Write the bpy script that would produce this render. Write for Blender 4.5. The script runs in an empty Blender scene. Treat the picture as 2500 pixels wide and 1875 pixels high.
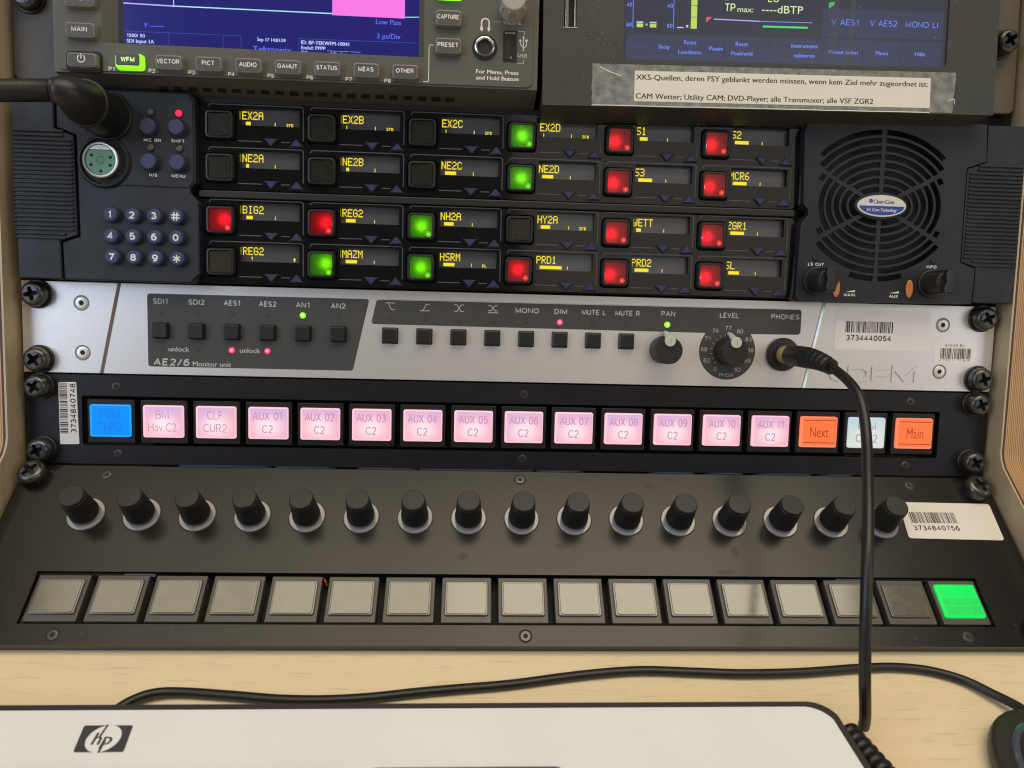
import bpy, math, random
from mathutils import Matrix, Vector
random.seed(4)
R = math.radians
MM = 0.001
scene = bpy.context.scene
COL = scene.collection

# ------------------------------------------------------------------ camera, world, lamps
cam_d = bpy.data.cameras.new("camera")
cam = bpy.data.objects.new("camera", cam_d)
COL.objects.link(cam)
scene.camera = cam
CAM_M = Matrix(((0.998359, -0.020854, -0.053336, -0.025317),
                (-0.040933, 0.391496, -0.919269, -0.337835),
                (0.040051, 0.919943, 0.390000, 0.231899),
                (0, 0, 0, 1)))
cam_d.sensor_width = 36.0
cam_d.lens = 25.873
cam_d.clip_start = 0.01
cam_d.clip_end = 30.0
cam_d.dof.use_dof = True
cam_d.dof.focus_distance = 0.352
cam_d.dof.aperture_fstop = 13.0
scene.cycles.filter_width = 1.15 if hasattr(scene, "cycles") else 1.15

world = bpy.data.worlds.new("World")
scene.world = world
world.use_nodes = True
world.node_tree.nodes["Background"].inputs[0].default_value = (0.95, 0.9, 0.85, 1)
world.node_tree.nodes["Background"].inputs[1].default_value = 0.075

def lamp(name, loc, target, sx, sy, power, col):
    d = bpy.data.lights.new(name, 'AREA')
    d.shape = 'RECTANGLE'
    d.size = sx
    d.size_y = sy
    d.energy = power
    d.color = col
    o = bpy.data.objects.new(name, d)
    COL.objects.link(o)
    o.location = loc
    o.rotation_euler = (Vector(target) - Vector(loc)).to_track_quat('-Z', 'Y').to_euler()
    return o

# three ceiling panels side by side, the left ones dimmer; a window at the left; fills added at the right and in front
lamp("ceiling_lamp", (0.47, -0.50, 1.75), (0.47, -0.50, 0), 1.15, 1.16, 18.2, (1.0, 0.87, 0.645))
lamp("ceiling_lamp", (-0.36, -0.50, 1.75), (-0.36, -0.50, 0), 0.48, 1.16, 5.6, (1.0, 0.87, 0.645))
lamp("ceiling_lamp", (-0.88, -0.50, 1.75), (-0.88, -0.50, 0), 0.52, 1.16, 4.1, (1.0, 0.87, 0.655))
lamp("window_light", (-1.15, -0.85, 0.70), (-0.15, 0.0, 0.15), 0.7, 0.9, 8.8, (0.68, 0.80, 1.0))
lamp("side_fill", (1.35, -0.95, 0.60), (0.2, 0.0, 0.12), 0.6, 0.8, 3.4, (0.95, 0.96, 1.0))  # added light that brightens the silver panel's right end
lamp("room_fill", (0.68, -1.85, 1.05), (0.05, 0.0, 0.15), 1.15, 1.0, 2.3, (1.0, 0.90, 0.78))  # added fill for the room in front, placed to reflect in the glossy key field

scene.view_settings.view_transform = 'Standard'
scene.view_settings.look = 'None'
scene.view_settings.exposure = 0.0
scene.view_settings.gamma = 1.0
scene.view_settings.use_curve_mapping = False

# ------------------------------------------------------------------ frames (real sizes, millimetres in, metres out)
TILT = R(72.0)                 # the rack face leans back 18 degrees
HINGE_V, HINGE_W, FOLD = -45.22, 1.17, R(43.509)
RACK = Matrix.Translation((0, 0, 0.08967)) @ Matrix.Rotation(TILT, 4, 'X')
SLANT = RACK @ Matrix.Translation((0, HINGE_V * MM, HINGE_W * MM)) @ Matrix.Rotation(-FOLD, 4, 'X')
METER = RACK @ Matrix.Translation((0.110, 0.131, 0)) @ Matrix.Rotation(R(1.0), 4, 'Z') @ Matrix.Translation((-0.110, -0.131, 0))
DESK = Matrix.Identity(4)
cam.matrix_world = CAM_M

# ------------------------------------------------------------------ materials
def mat(name, col, rough=0.5, metal=0.0, spec=0.5, var=0.0, vscale=40.0, bump=0.0, bscale=1500.0,
        emit=None, es=0.0, coat=0.0, rvar=0.0, alpha=1.0, spots=None):
    m = bpy.data.materials.new(name)
    m.use_nodes = True
    nt = m.node_tree
    b = nt.nodes["Principled BSDF"]
    b.inputs["Base Color"].default_value = (*col, 1)
    b.inputs["Roughness"].default_value = rough
    b.inputs["Metallic"].default_value = metal
    b.inputs["Specular IOR Level"].default_value = spec
    b.inputs["Coat Weight"].default_value = coat
    b.inputs["Coat Roughness"].default_value = 0.08
    b.inputs["Alpha"].default_value = alpha
    if emit:
        b.inputs["Emission Color"].default_value = (*emit, 1)
        b.inputs["Emission Strength"].default_value = es
    tc = nt.nodes.new("ShaderNodeTexCoord")
    def noise(scale, detail=4.0):
        n = nt.nodes.new("ShaderNodeTexNoise")
        n.inputs["Scale"].default_value = scale
        n.inputs["Detail"].default_value = detail
        nt.links.new(tc.outputs["Object"], n.inputs["Vector"])
        return n
    colour_out = None
    if var > 0:
        n = noise(vscale, 6.0)
        r = nt.nodes.new("ShaderNodeMapRange")
        r.inputs[1].default_value = 0.3
        r.inputs[2].default_value = 0.7
        r.inputs[3].default_value = 1 - var
        r.inputs[4].default_value = 1 + var
        nt.links.new(n.outputs[0], r.inputs[0])
        mx = nt.nodes.new("ShaderNodeMix")
        mx.data_type = 'RGBA'
        mx.blend_type = 'MULTIPLY'
        mx.inputs[0].default_value = 1.0
        mx.inputs[6].default_value = (*col, 1)
        nt.links.new(r.outputs[0], mx.inputs[7])
        colour_out = mx.outputs[2]
        nt.links.new(colour_out, b.inputs["Base Color"])
    if spots:
        # dust specks lying on the surface
        scale, thr, scol = spots
        v = nt.nodes.new("ShaderNodeTexVoronoi")
        v.inputs["Scale"].default_value = scale
        nt.links.new(tc.outputs["Object"], v.inputs["Vector"])
        lt = nt.nodes.new("ShaderNodeMath")
        lt.operation = 'LESS_THAN'
        lt.inputs[1].default_value = thr
        nt.links.new(v.outputs["Distance"], lt.inputs[0])
        n2 = noise(scale * 0.13, 2.0)
        gt = nt.nodes.new("ShaderNodeMath")
        gt.operation = 'GREATER_THAN'
        gt.inputs[1].default_value = 0.56
        nt.links.new(n2.outputs[0], gt.inputs[0])
        mu = nt.nodes.new("ShaderNodeMath")
        mu.operation = 'MULTIPLY'
        nt.links.new(lt.outputs[0], mu.inputs[0])
        nt.links.new(gt.outputs[0], mu.inputs[1])
        mx2 = nt.nodes.new("ShaderNodeMix")
        mx2.data_type = 'RGBA'
        nt.links.new(mu.outputs[0], mx2.inputs[0])
        mx2.inputs[6].default_value = (*col, 1)
        if colour_out:
            nt.links.new(colour_out, mx2.inputs[6])
        mx2.inputs[7].default_value = (*scol, 1)
        nt.links.new(mx2.outputs[2], b.inputs["Base Color"])
    if rvar > 0:
        n = noise(vscale * 2.3, 5.0)
        r = nt.nodes.new("ShaderNodeMapRange")
        r.inputs[1].default_value = 0.3
        r.inputs[2].default_value = 0.7
        r.inputs[3].default_value = max(0.02, rough - rvar)
        r.inputs[4].default_value = min(1, rough + rvar)
        nt.links.new(n.outputs[0], r.inputs[0])
        nt.links.new(r.outputs[0], b.inputs["Roughness"])
    if bump > 0:
        n = noise(bscale, 3.0)
        bp = nt.nodes.new("ShaderNodeBump")
        bp.inputs["Strength"].default_value = bump
        bp.inputs["Distance"].default_value = 0.0004
        nt.links.new(n.outputs[0], bp.inputs["Height"])
        nt.links.new(bp.outputs[0], b.inputs["Normal"])
    return m

DUST = (0.30, 0.28, 0.25)
M = {}
M['bezel'] = mat("grey_bezel_plastic", (0.088, 0.084, 0.070), 0.55, var=0.06, bump=0.10, bscale=2500)
M['key_rim'] = mat("frosted_key_rim", (0.17, 0.163, 0.150), 0.45)
M['bezel_key'] = mat("grey_key_plastic", (0.075, 0.069, 0.068), 0.5, var=0.06, bump=0.08)
M['plate'] = mat("grey_mounting_plate", (0.050, 0.048, 0.046), 0.5, var=0.08, bump=0.12, bscale=2200)
M['plate_olive'] = mat("olive_mounting_plate", (0.105, 0.086, 0.060), 0.55, var=0.08, bump=0.2, bscale=1800)
M['meter'] = mat("powder_coated_housing", (0.036, 0.039, 0.034), 0.5, var=0.08, bump=0.35, bscale=1600, spots=(420, 0.08, DUST))
M['dark'] = mat("dark_interior", (0.006, 0.006, 0.007), 0.7)
M['black'] = mat("black_plastic", (0.012, 0.012, 0.013), 0.42, var=0.1, bump=0.06)
M['black_soft'] = mat("black_satin_knob", (0.014, 0.013, 0.013), 0.5, var=0.12, vscale=150, bump=0.05)
M['com'] = mat("blue_black_moulded_plastic", (0.0115, 0.0135, 0.019), 0.50, spec=0.42, var=0.10, bump=0.18, bscale=2600, rvar=0.08, spots=(330, 0.06, (0.12, 0.12, 0.12)))
M['com_gap'] = mat("dark_gap", (0.004, 0.004, 0.005), 0.6)
M['gloss'] = mat("glossy_display_panel", (0.006, 0.006, 0.006), 0.09, var=0.1, rvar=0.05, vscale=30, spots=(240, 0.03, DUST))
M['line'] = mat("grey_printed_line", (0.075, 0.077, 0.080), 0.5)
M['oled'] = mat("grey_display_glass", (0.090, 0.090, 0.098), 0.16, var=0.05)
M['yellow'] = mat("yellow_display_text", (0.02, 0.02, 0.0), 0.5, emit=(1.0, 0.80, 0.02), es=0.95)
M['blue_key'] = mat("navy_rubber_key", (0.028, 0.040, 0.110), 0.55, var=0.1, vscale=300, bump=0.06)
M['blue_tri'] = mat("navy_triangle_key", (0.020, 0.027, 0.080), 0.5)
M['white_ink'] = mat("white_ink", (0.72, 0.71, 0.68), 0.6)
M['grey_ink'] = mat("grey_ink", (0.46, 0.46, 0.45), 0.6)
M['led_off'] = mat("unlit_lamp", (0.07, 0.068, 0.065), 0.35)
M['red_led'] = mat("red_lamp", (0.3, 0.01, 0.02), 0.3, emit=(1.0, 0.015, 0.06), es=1.3)
M['pink_led'] = mat("red_pilot_lamp", (0.3, 0.02, 0.05), 0.3, emit=(1.0, 0.05, 0.16), es=1.3)
M['pink_core'] = mat("red_pilot_core", (0.3, 0.1, 0.1), 0.3, emit=(1.0, 0.35, 0.42), es=1.0)
M['green_led'] = mat("green_lamp", (0.1, 0.3, 0.01), 0.3, emit=(0.22, 1.0, 0.01), es=1.5)
M['green_core'] = mat("green_lamp_core", (0.1, 0.3, 0.1), 0.3, emit=(0.62, 1.0, 0.25), es=1.4)
M['lens_off'] = mat("dark_smoked_lens", (0.016, 0.017, 0.011), 0.22, var=0.3, vscale=500, bump=0.15, bscale=1800)
M['lens_off_brown'] = mat("dark_brown_lens", (0.030, 0.026, 0.018), 0.25, var=0.2, vscale=500)
M['glow_red'] = mat("red_light_ring", (0.4, 0.03, 0.03), 0.3, emit=(1.0, 0.025, 0.035), es=0.85, bump=0.1)
M['hot_red'] = mat("red_light_dot", (0.4, 0.05, 0.05), 0.3, emit=(1.0, 0.10, 0.10), es=0.95)
M['glow_green'] = mat("green_light_ring", (0.1, 0.3, 0.02), 0.3, emit=(0.14, 0.72, 0.005), es=0.9, bump=0.1)
M['hot_green'] = mat("green_light_dot", (0.1, 0.3, 0.05), 0.3, emit=(0.25, 1.0, 0.03), es=0.9)
M['silver'] = mat("bead_blasted_aluminium", (0.77, 0.75, 0.735), 0.40, metal=0.72, var=0.035, vscale=900, bump=0.05, bscale=3200, spots=(150, 0.03, (0.2, 0.18, 0.16)))
M['emboss'] = mat("emboss_flank", (0.36, 0.34, 0.32), 0.45, metal=0.3)  # shading of the raised letters' edges put into a darker colour
M['groove'] = mat("brownish_groove", (0.24, 0.19, 0.16), 0.45, metal=0.4)
M['chrome'] = mat("bright_metal", (0.62, 0.60, 0.57), 0.22, metal=1.0)
M['chrome_dull'] = mat("dull_metal", (0.5, 0.49, 0.46), 0.4, metal=1.0, var=0.1, vscale=600)
M['inlay'] = mat("charcoal_print", (0.050, 0.049, 0.050), 0.55, var=0.05, bump=0.05)
M['pointer'] = mat("pale_grey_pointer", (0.50, 0.53, 0.46), 0.45)
M['knob_light'] = mat("light_grey_knob", (0.36, 0.34, 0.30), 0.45, var=0.08)
M['screw'] = mat("black_zinc_screw", (0.085, 0.085, 0.083), 0.30, metal=0.8, var=0.35, vscale=250, rvar=0.12)
M['screw_dark'] = mat("blackened_torx", (0.085, 0.082, 0.076), 0.30, metal=0.75)
M['gold'] = mat("gold_plug_ring", (0.62, 0.43, 0.20), 0.35, metal=0.55)
M['rubber'] = mat("black_rubber", (0.009, 0.009, 0.009), 0.42, var=0.15, vscale=300, bump=0.05)
M['panel_black'] = mat("black_anodised_panel", (0.0065, 0.006, 0.008), 0.46, spec=0.38, var=0.15, vscale=60, bump=0.06, bscale=2600, spots=(300, 0.05, (0.10, 0.10, 0.10)))
M['frame_black'] = mat("black_button_frame", (0.011, 0.0095, 0.009), 0.45, spec=0.4, bump=0.06)
M['panel_satin'] = mat("satin_black_metal", (0.0095, 0.0088, 0.0076), 0.25, spec=0.39, var=0.10, vscale=28, bump=0.05, bscale=2600, rvar=0.012, spots=(230, 0.045, (0.22, 0.20, 0.17)))
M['frame_grey'] = mat("worn_grey_frame", (0.055, 0.049, 0.043), 0.40, spec=0.6, var=0.12, vscale=400, bump=0.25, bscale=2200)
M['ring'] = mat("pale_knob_collar", (0.27, 0.27, 0.28), 0.07, spec=0.75)
M['paper'] = mat("white_label_paper", (0.72, 0.68, 0.61), 0.6, var=0.03, vscale=60)
M['paper_silver'] = mat("pale_label_film", (0.84, 0.80, 0.775), 0.45, metal=0.35, var=0.02)
M['paper_cool'] = mat("white_label_film", (0.66, 0.64, 0.64), 0.4)
M['ink'] = mat("black_ink", (0.012, 0.012, 0.014), 0.6)
M['tape'] = mat("grey_clear_tape", (0.30, 0.30, 0.285), 0.25, var=0.35, vscale=260, alpha=0.62, bump=0.3, bscale=500)
M['tape_highlight'] = mat("tape_edge_highlight", (0.75, 0.74, 0.70), 0.4)  # highlights drawn as white lines along the tape
M['xlr_green'] = mat("green_connector_insert", (0.13, 0.30, 0.20), 0.5, var=0.06, vscale=300)
M['badge_white'] = mat("badge_white", (0.62, 0.60, 0.55), 0.3, coat=0.5)
M['badge_blue'] = mat("badge_blue", (0.008, 0.045, 0.30), 0.3, coat=0.5)
M['amber'] = mat("amber_lens", (0.40, 0.15, 0.05), 0.3, emit=(1.0, 0.25, 0.06), es=0.10)
M['kb_top'] = mat("silver_white_plastic", (0.80, 0.81, 0.81), 0.38, var=0.03, vscale=25, spots=(120, 0.035, (0.5, 0.46, 0.4)))
M['kb_dark'] = mat("charcoal_plastic", (0.035, 0.032, 0.032), 0.45)
M['logo_dark'] = mat("charcoal_logo", (0.05, 0.048, 0.052), 0.5)
M['mouse_rim'] = mat("olive_black_mouse_rim", (0.030, 0.028, 0.022), 0.42)
M['mouse_gloss'] = mat("glossy_blue_grey_shell", (0.07, 0.085, 0.11), 0.16, coat=0.3)
M['wire'] = mat("blue_grey_wire", (0.12, 0.20, 0.28), 0.4)
M['wire_red'] = mat("red_wire", (0.5, 0.04, 0.02), 0.4)

def lens_mat(name, tint, base):
    m = bpy.data.materials.new(name)
    m.use_nodes = True
    nt = m.node_tree
    nt.nodes.remove(nt.nodes["Principled BSDF"])
    out = nt.nodes["Material Output"]
    tr = nt.nodes.new("ShaderNodeBsdfTranslucent")
    tr.inputs[0].default_value = (*tint, 1)
    df = nt.nodes.new("ShaderNodeBsdfDiffuse")
    df.inputs[0].default_value = (*base, 1)
    gl = nt.nodes.new("ShaderNodeBsdfGlossy")
    gl.inputs[0].default_value = (1, 1, 1, 1)
    gl.inputs[1].default_value = 0.2
    a = nt.nodes.new("ShaderNodeAddShader")
    nt.links.new(tr.outputs[0], a.inputs[0])
    nt.links.new(df.outputs[0], a.inputs[1])
    mx = nt.nodes.new("ShaderNodeMixShader")
    mx.inputs[0].default_value = 0.04
    nt.links.new(a.outputs[0], mx.inputs[1])
    nt.links.new(gl.outputs[0], mx.inputs[2])
    nt.links.new(mx.outputs[0], out.inputs[0])
    tc = nt.nodes.new("ShaderNodeTexCoord")
    ns = nt.nodes.new("ShaderNodeTexNoise")
    ns.inputs["Scale"].default_value = 900
    nt.links.new(tc.outputs["Object"], ns.inputs["Vector"])
    mr = nt.nodes.new("ShaderNodeMix")
    mr.data_type = 'RGBA'
    mr.blend_type = 'MULTIPLY'
    mr.inputs[0].default_value = 0.35
    mr.inputs[6].default_value = (*tint, 1)
    nt.links.new(ns.outputs[0], mr.inputs[7])
    nt.links.new(mr.outputs[2], tr.inputs[0])
    return m
M['lens_red'] = lens_mat("translucent_red_lens", (0.85, 0.006, 0.018), (0.045, 0.003, 0.004))
M['lens_green'] = lens_mat("translucent_green_lens", (0.15, 0.72, 0.003), (0.010, 0.04, 0.002))
M['lamp_white'] = mat("key_lamp", (0.5, 0.5, 0.5), 0.4, emit=(1.0, 0.97, 0.93), es=4.2)
M['key_inside'] = mat("pale_key_inside", (0.30, 0.30, 0.30), 0.7)
def screen_mat(name, base, emit, es, rough=0.18, rand=0.0):
    return mat(name, base, rough, emit=emit, es=es)
M['scr_navy'] = mat("navy_screen", (0.010, 0.010, 0.03), 0.15, emit=(0.010, 0.010, 0.135), es=1.0, spots=(200, 0.03, (0.1, 0.1, 0.2)))
M['scr_pink'] = mat("pink_screen", (0.02, 0.01, 0.02), 0.15, emit=(0.95, 0.19, 0.78), es=1.0)
M['scr_blue'] = mat("blue_screen_text", (0.02, 0.02, 0.04), 0.15, emit=(0.10, 0.14, 0.95), es=1.0)
M['scr_white'] = mat("pale_screen_text", (0.02, 0.02, 0.04), 0.15, emit=(0.50, 0.58, 1.0), es=1.0)
M['scr_cyan'] = mat("pale_cyan_trace", (0.02, 0.02, 0.04), 0.15, emit=(0.40, 0.75, 0.95), es=1.0)
M['scr_violet'] = mat("violet_trace", (0.02, 0.02, 0.04), 0.15, emit=(0.50, 0.42, 1.0), es=1.0)
M['scr_box'] = mat("blue_screen_line", (0.02, 0.02, 0.04), 0.15, emit=(0.045, 0.06, 0.42), es=1.0)
M['met_bg'] = mat("grey_blue_screen", (0.020, 0.020, 0.024), 0.16, emit=(0.040, 0.042, 0.058), es=0.9, spots=(260, 0.05, (0.3, 0.3, 0.3)))
M['met_bar'] = mat("blue_soft_key_band", (0.020, 0.020, 0.028), 0.16, emit=(0.046, 0.052, 0.098), es=0.9, spots=(260, 0.06, (0.3, 0.3, 0.3)))
M['met_blue'] = mat("light_blue_screen_text", (0.02, 0.02, 0.03), 0.2, emit=(0.17, 0.26, 0.95), es=0.95)
M['met_dim'] = mat("dim_blue_screen_text", (0.02, 0.02, 0.03), 0.2, emit=(0.055, 0.065, 0.30), es=0.9)
M['met_lime'] = mat("lime_screen", (0.02, 0.02, 0.02), 0.2, emit=(0.48, 0.68, 0.10), es=1.0)
M['met_cream'] = mat("cream_screen_text", (0.02, 0.02, 0.02), 0.2, emit=(0.72, 0.86, 0.42), es=1.0)
M['met_green'] = mat("green_screen", (0.02, 0.02, 0.02), 0.2, emit=(0.06, 0.66, 0.18), es=1.0)
M['met_red'] = mat("red_screen", (0.02, 0.02, 0.02), 0.2, emit=(0.62, 0.10, 0.12), es=1.0)
M['met_grid'] = mat("faint_screen_grid", (0.02, 0.02, 0.02), 0.2, emit=(0.020, 0.022, 0.034), es=1.0)
M['met_smear'] = mat("greasy_smear", (0.10, 0.10, 0.12), 0.45, alpha=0.35)

def lcd_mat(name, top, bottom, es, mid):
    """backlit LCD cap: uneven backlight is painted into the emission, its colour changing edge to edge"""
    m = mat(name, (0.22, 0.2, 0.2), 0.25, coat=0.3)
    nt = m.node_tree
    b = nt.nodes["Principled BSDF"]
    tc = nt.nodes.new("ShaderNodeTexCoord")
    sp = nt.nodes.new("ShaderNodeSeparateXYZ")
    nt.links.new(tc.outputs["Object"], sp.inputs[0])
    oi = nt.nodes.new("ShaderNodeObjectInfo")
    ns = nt.nodes.new("ShaderNodeTexNoise")
    ns.inputs["Scale"].default_value = 45
    ns.inputs["Detail"].default_value = 1
    ns.noise_dimensions = '4D'
    nt.links.new(tc.outputs["Object"], ns.inputs["Vector"])
    w = nt.nodes.new("ShaderNodeMath")
    w.operation = 'MULTIPLY'
    w.inputs[1].default_value = 37
    nt.links.new(oi.outputs["Random"], w.inputs[0])
    nt.links.new(w.outputs[0], ns.inputs["W"])
    r = nt.nodes.new("ShaderNodeMapRange")
    r.inputs[1].default_value = 0.010
    r.inputs[2].default_value = -0.009
    nt.links.new(sp.outputs[1], r.inputs[0])
    ad = nt.nodes.new("ShaderNodeMath")
    ad.operation = 'ADD'
    nt.links.new(r.outputs[0], ad.inputs[0])
    su = nt.nodes.new("ShaderNodeMapRange")
    su.inputs[1].default_value = 0.25
    su.inputs[2].default_value = 0.75
    su.inputs[3].default_value = -0.30
    su.inputs[4].default_value = 0.30
    nt.links.new(ns.outputs[0], su.inputs[0])
    nt.links.new(su.outputs[0], ad.inputs[1])
    cl = nt.nodes.new("ShaderNodeClamp")
    nt.links.new(ad.outputs[0], cl.inputs[0])
    mx = nt.nodes.new("ShaderNodeMix")
    mx.data_type = 'RGBA'
    mx.inputs[6].default_value = (*top, 1)
    mx.inputs[7].default_value = (*bottom, 1)
    nt.links.new(cl.outputs[0], mx.inputs[0])
    # stronger backlight painted into the middle as a paler colour
    mp = nt.nodes.new("ShaderNodeMapping")
    mp.inputs["Location"].default_value = (0, 0.14, 0)
    mp.inputs["Scale"].default_value = (92, 112, 0)
    nt.links.new(tc.outputs["Object"], mp.inputs[0])
    vl = nt.nodes.new("ShaderNodeVectorMath")
    vl.operation = 'LENGTH'
    nt.links.new(mp.outputs[0], vl.inputs[0])
    rr = nt.nodes.new("ShaderNodeMapRange")
    rr.interpolation_type = 'SMOOTHSTEP'
    rr.inputs[1].default_value = 0.0
    rr.inputs[2].default_value = 1.0
    rr.inputs[3].default_value = 0.85
    rr.inputs[4].default_value = 0.0
    nt.links.new(vl.outputs["Value"], rr.inputs[0])
    m2 = nt.nodes.new("ShaderNodeMix")
    m2.data_type = 'RGBA'
    nt.links.new(rr.outputs[0], m2.inputs[0])
    nt.links.new(mx.outputs[2], m2.inputs[6])
    m2.inputs[7].default_value = (*mid, 1)
    nt.links.new(m2.outputs[2], b.inputs["Emission Color"])
    b.inputs["Emission Strength"].default_value = es
    return m
M['lcd_pink'] = lcd_mat("pink_backlit_cap", (0.56, 0.34, 0.64), (0.93, 0.36, 0.42), 0.97, (1.0, 0.80, 0.82))
M['lcd_pink_rim'] = mat("pale_pink_cap_rim", (0.3, 0.25, 0.26), 0.25, emit=(0.95, 0.50, 0.58), es=0.9)
M['lcd_ink'] = mat("mauve_lcd_legend", (0.2, 0.15, 0.17), 0.4, emit=(0.52, 0.21, 0.40), es=0.85)
M['lcd_blue'] = mat("blue_backlit_cap", (0.0, 0.08, 0.2), 0.25, emit=(0.0, 0.235, 0.93), es=0.95)
M['lcd_blue_rim'] = mat("blue_cap_rim", (0.0, 0.08, 0.2), 0.25, emit=(0.01, 0.32, 1.0), es=1.05)
M['lcd_blue_ink'] = mat("blue_lcd_legend", (0.0, 0.05, 0.2), 0.4, emit=(0.004, 0.150, 0.66), es=0.85)
M['lcd_orange'] = mat("orange_backlit_cap", (0.2, 0.05, 0.02), 0.25, emit=(0.94, 0.17, 0.045), es=0.95)
M['lcd_orange_rim'] = mat("orange_cap_rim", (0.2, 0.05, 0.02), 0.25, emit=(1.0, 0.24, 0.12), es=0.95)
M['lcd_orange_ink'] = mat("brown_lcd_legend", (0.1, 0.02, 0.01), 0.4, emit=(0.34, 0.030, 0.012), es=0.85)
M['lcd_pale'] = lcd_mat("pale_blue_backlit_cap", (0.42, 0.66, 0.74), (0.72, 0.78, 0.72), 0.82, (0.80, 0.84, 0.80))
M['lcd_pale_ink'] = mat("grey_lcd_legend", (0.1, 0.1, 0.12), 0.4, emit=(0.22, 0.22, 0.30), es=0.8)
M['lcd_green'] = mat("green_backlit_cap", (0.0, 0.2, 0.05), 0.25, emit=(0.0, 0.74, 0.085), es=1.0)
M['lcd_green_ink'] = mat("green_lcd_legend", (0.0, 0.2, 0.05), 0.4, emit=(0.0, 0.55, 0.06), es=0.95)
M['lcd_off'] = mat("unlit_lcd_cap", (0.115, 0.107, 0.076), 0.15, spec=0.85, var=0.12, vscale=150, coat=0.6, rvar=0.04, spots=(500, 0.05, (0.3, 0.27, 0.2)))
M['lcd_off_dim'] = mat("unlit_grey_lcd_cap", (0.22, 0.215, 0.20), 0.28, var=0.06, vscale=130, coat=0.5)
M['lcd_off_dark'] = mat("unlit_dark_lcd_cap", (0.075, 0.078, 0.082), 0.24, var=0.06, vscale=130, coat=0.5)
M['cap_rim'] = mat("clear_grey_cap_rim", (0.085, 0.08, 0.075), 0.22, spec=0.8, coat=0.6)

def wood_mat(name, c1, c2, along='X', scale=1.0, ply=False):
    m = bpy.data.materials.new(name)
    m.use_nodes = True
    nt = m.node_tree
    b = nt.nodes["Principled BSDF"]
    tc = nt.nodes.new("ShaderNodeTexCoord")
    mp = nt.nodes.new("ShaderNodeMapping")
    nt.links.new(tc.outputs["Object"], mp.inputs[0])
    n = nt.nodes.new("ShaderNodeTexNoise")
    n.inputs["Detail"].default_value = 8
    n.inputs["Roughness"].default_value = 0.6
    nt.links.new(mp.outputs[0], n.inputs["Vector"])
    cr = nt.nodes.new("ShaderNodeValToRGB")
    cr.color_ramp.elements[0].position = 0.30
    cr.color_ramp.elements[1].position = 0.72
    cr.color_ramp.elements[0].color = (*c1, 1)
    cr.color_ramp.elements[1].color = (*c2, 1)
    if ply:
        mp.inputs["Scale"].default_value = (620, 9, 9)
        n.inputs["Scale"].default_value = 1.0
        n.inputs["Detail"].default_value = 2
        e = cr.color_ramp.elements.new(0.50)
        e.color = (c2[0] * 0.72, c2[1] * 0.66, c2[2] * 0.6, 1)
    else:
        mp.inputs["Scale"].default_value = (5 * scale, 160 * scale, 160 * scale) if along == 'X' else (160 * scale, 6 * scale, 160 * scale)
        n.inputs["Scale"].default_value = 1.0
    nt.links.new(n.outputs[0], cr.inputs[0])
    if not ply:
        # short dark pores along the grain
        mp2 = nt.nodes.new("ShaderNodeMapping")
        nt.links.new(tc.outputs["Object"], mp2.inputs[0])
        mp2.inputs["Scale"].default_value = (70, 900, 900) if along == 'X' else (900, 70, 900)
        n2 = nt.nodes.new("ShaderNodeTexNoise")
        n2.inputs["Scale"].default_value = 1.0
        n2.inputs["Detail"].default_value = 2
        nt.links.new(mp2.outputs[0], n2.inputs["Vector"])
        r2 = nt.nodes.new("ShaderNodeMapRange")
        r2.inputs[1].default_value = 0.60
        r2.inputs[2].default_value = 0.72
        r2.inputs[3].default_value = 1.0
        r2.inputs[4].default_value = 0.84
        nt.links.new(n2.outputs[0], r2.inputs[0])
        mx = nt.nodes.new("ShaderNodeMix")
        mx.data_type = 'RGBA'
        mx.blend_type = 'MULTIPLY'
        mx.inputs[0].default_value = 1
        nt.links.new(cr.outputs[0], mx.inputs[6])
        nt.links.new(r2.outputs[0], mx.inputs[7])
        nt.links.new(mx.outputs[2], b.inputs["Base Color"])
        bp = nt.nodes.new("ShaderNodeBump")
        bp.inputs["Strength"].default_value = 0.12
        bp.inputs["Distance"].default_value = 0.0003
        nt.links.new(r2.outputs[0], bp.inputs["Height"])
        nt.links.new(bp.outputs[0], b.inputs["Normal"])
    else:
        wv = nt.nodes.new("ShaderNodeTexWave")
        wv.wave_type = 'BANDS'
        wv.bands_direction = 'X'
        wv.wave_profile = 'SIN'
        wv.inputs["Scale"].default_value = 330
        wv.inputs["Distortion"].default_value = 1.2
        wv.inputs["Detail"].default_value = 2
        wv.inputs["Detail Scale"].default_value = 0.5
        nt.links.new(tc.outputs["Object"], wv.inputs["Vector"])
        mxp = nt.nodes.new("ShaderNodeMix")
        mxp.data_type = 'RGBA'
        mxp.inputs[0].default_value = 0.68
        nt.links.new(cr.outputs[0], mxp.inputs[6])
        cr2 = nt.nodes.new("ShaderNodeValToRGB")
        cr2.color_ramp.elements[0].position = 0.15
        cr2.color_ramp.elements[1].position = 0.6
        cr2.color_ramp.elements[0].color = (0.17, 0.085, 0.032, 1)
        cr2.color_ramp.elements[1].color = (0.55, 0.34, 0.15, 1)
        nt.links.new(wv.outputs[0], cr2.inputs[0])
        nt.links.new(cr2.outputs[0], mxp.inputs[7])
        nt.links.new(mxp.outputs[2], b.inputs["Base Color"])
    b.inputs["Roughness"].default_value = 0.42
    return m
M['desk'] = wood_mat("pale_maple_laminate", (0.80, 0.655, 0.425), (0.84, 0.70, 0.47), 'X')
M['cheek'] = wood_mat("maple_panel_face", (0.42, 0.33, 0.20), (0.50, 0.40, 0.26), 'Y')
M['ply'] = wood_mat("laminated_plywood_edge", (0.16, 0.075, 0.025), (0.52, 0.32, 0.14), ply=True)
M['ply_line'] = mat("dark_veneer_line", (0.05, 0.018, 0.014), 0.5)

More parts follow.
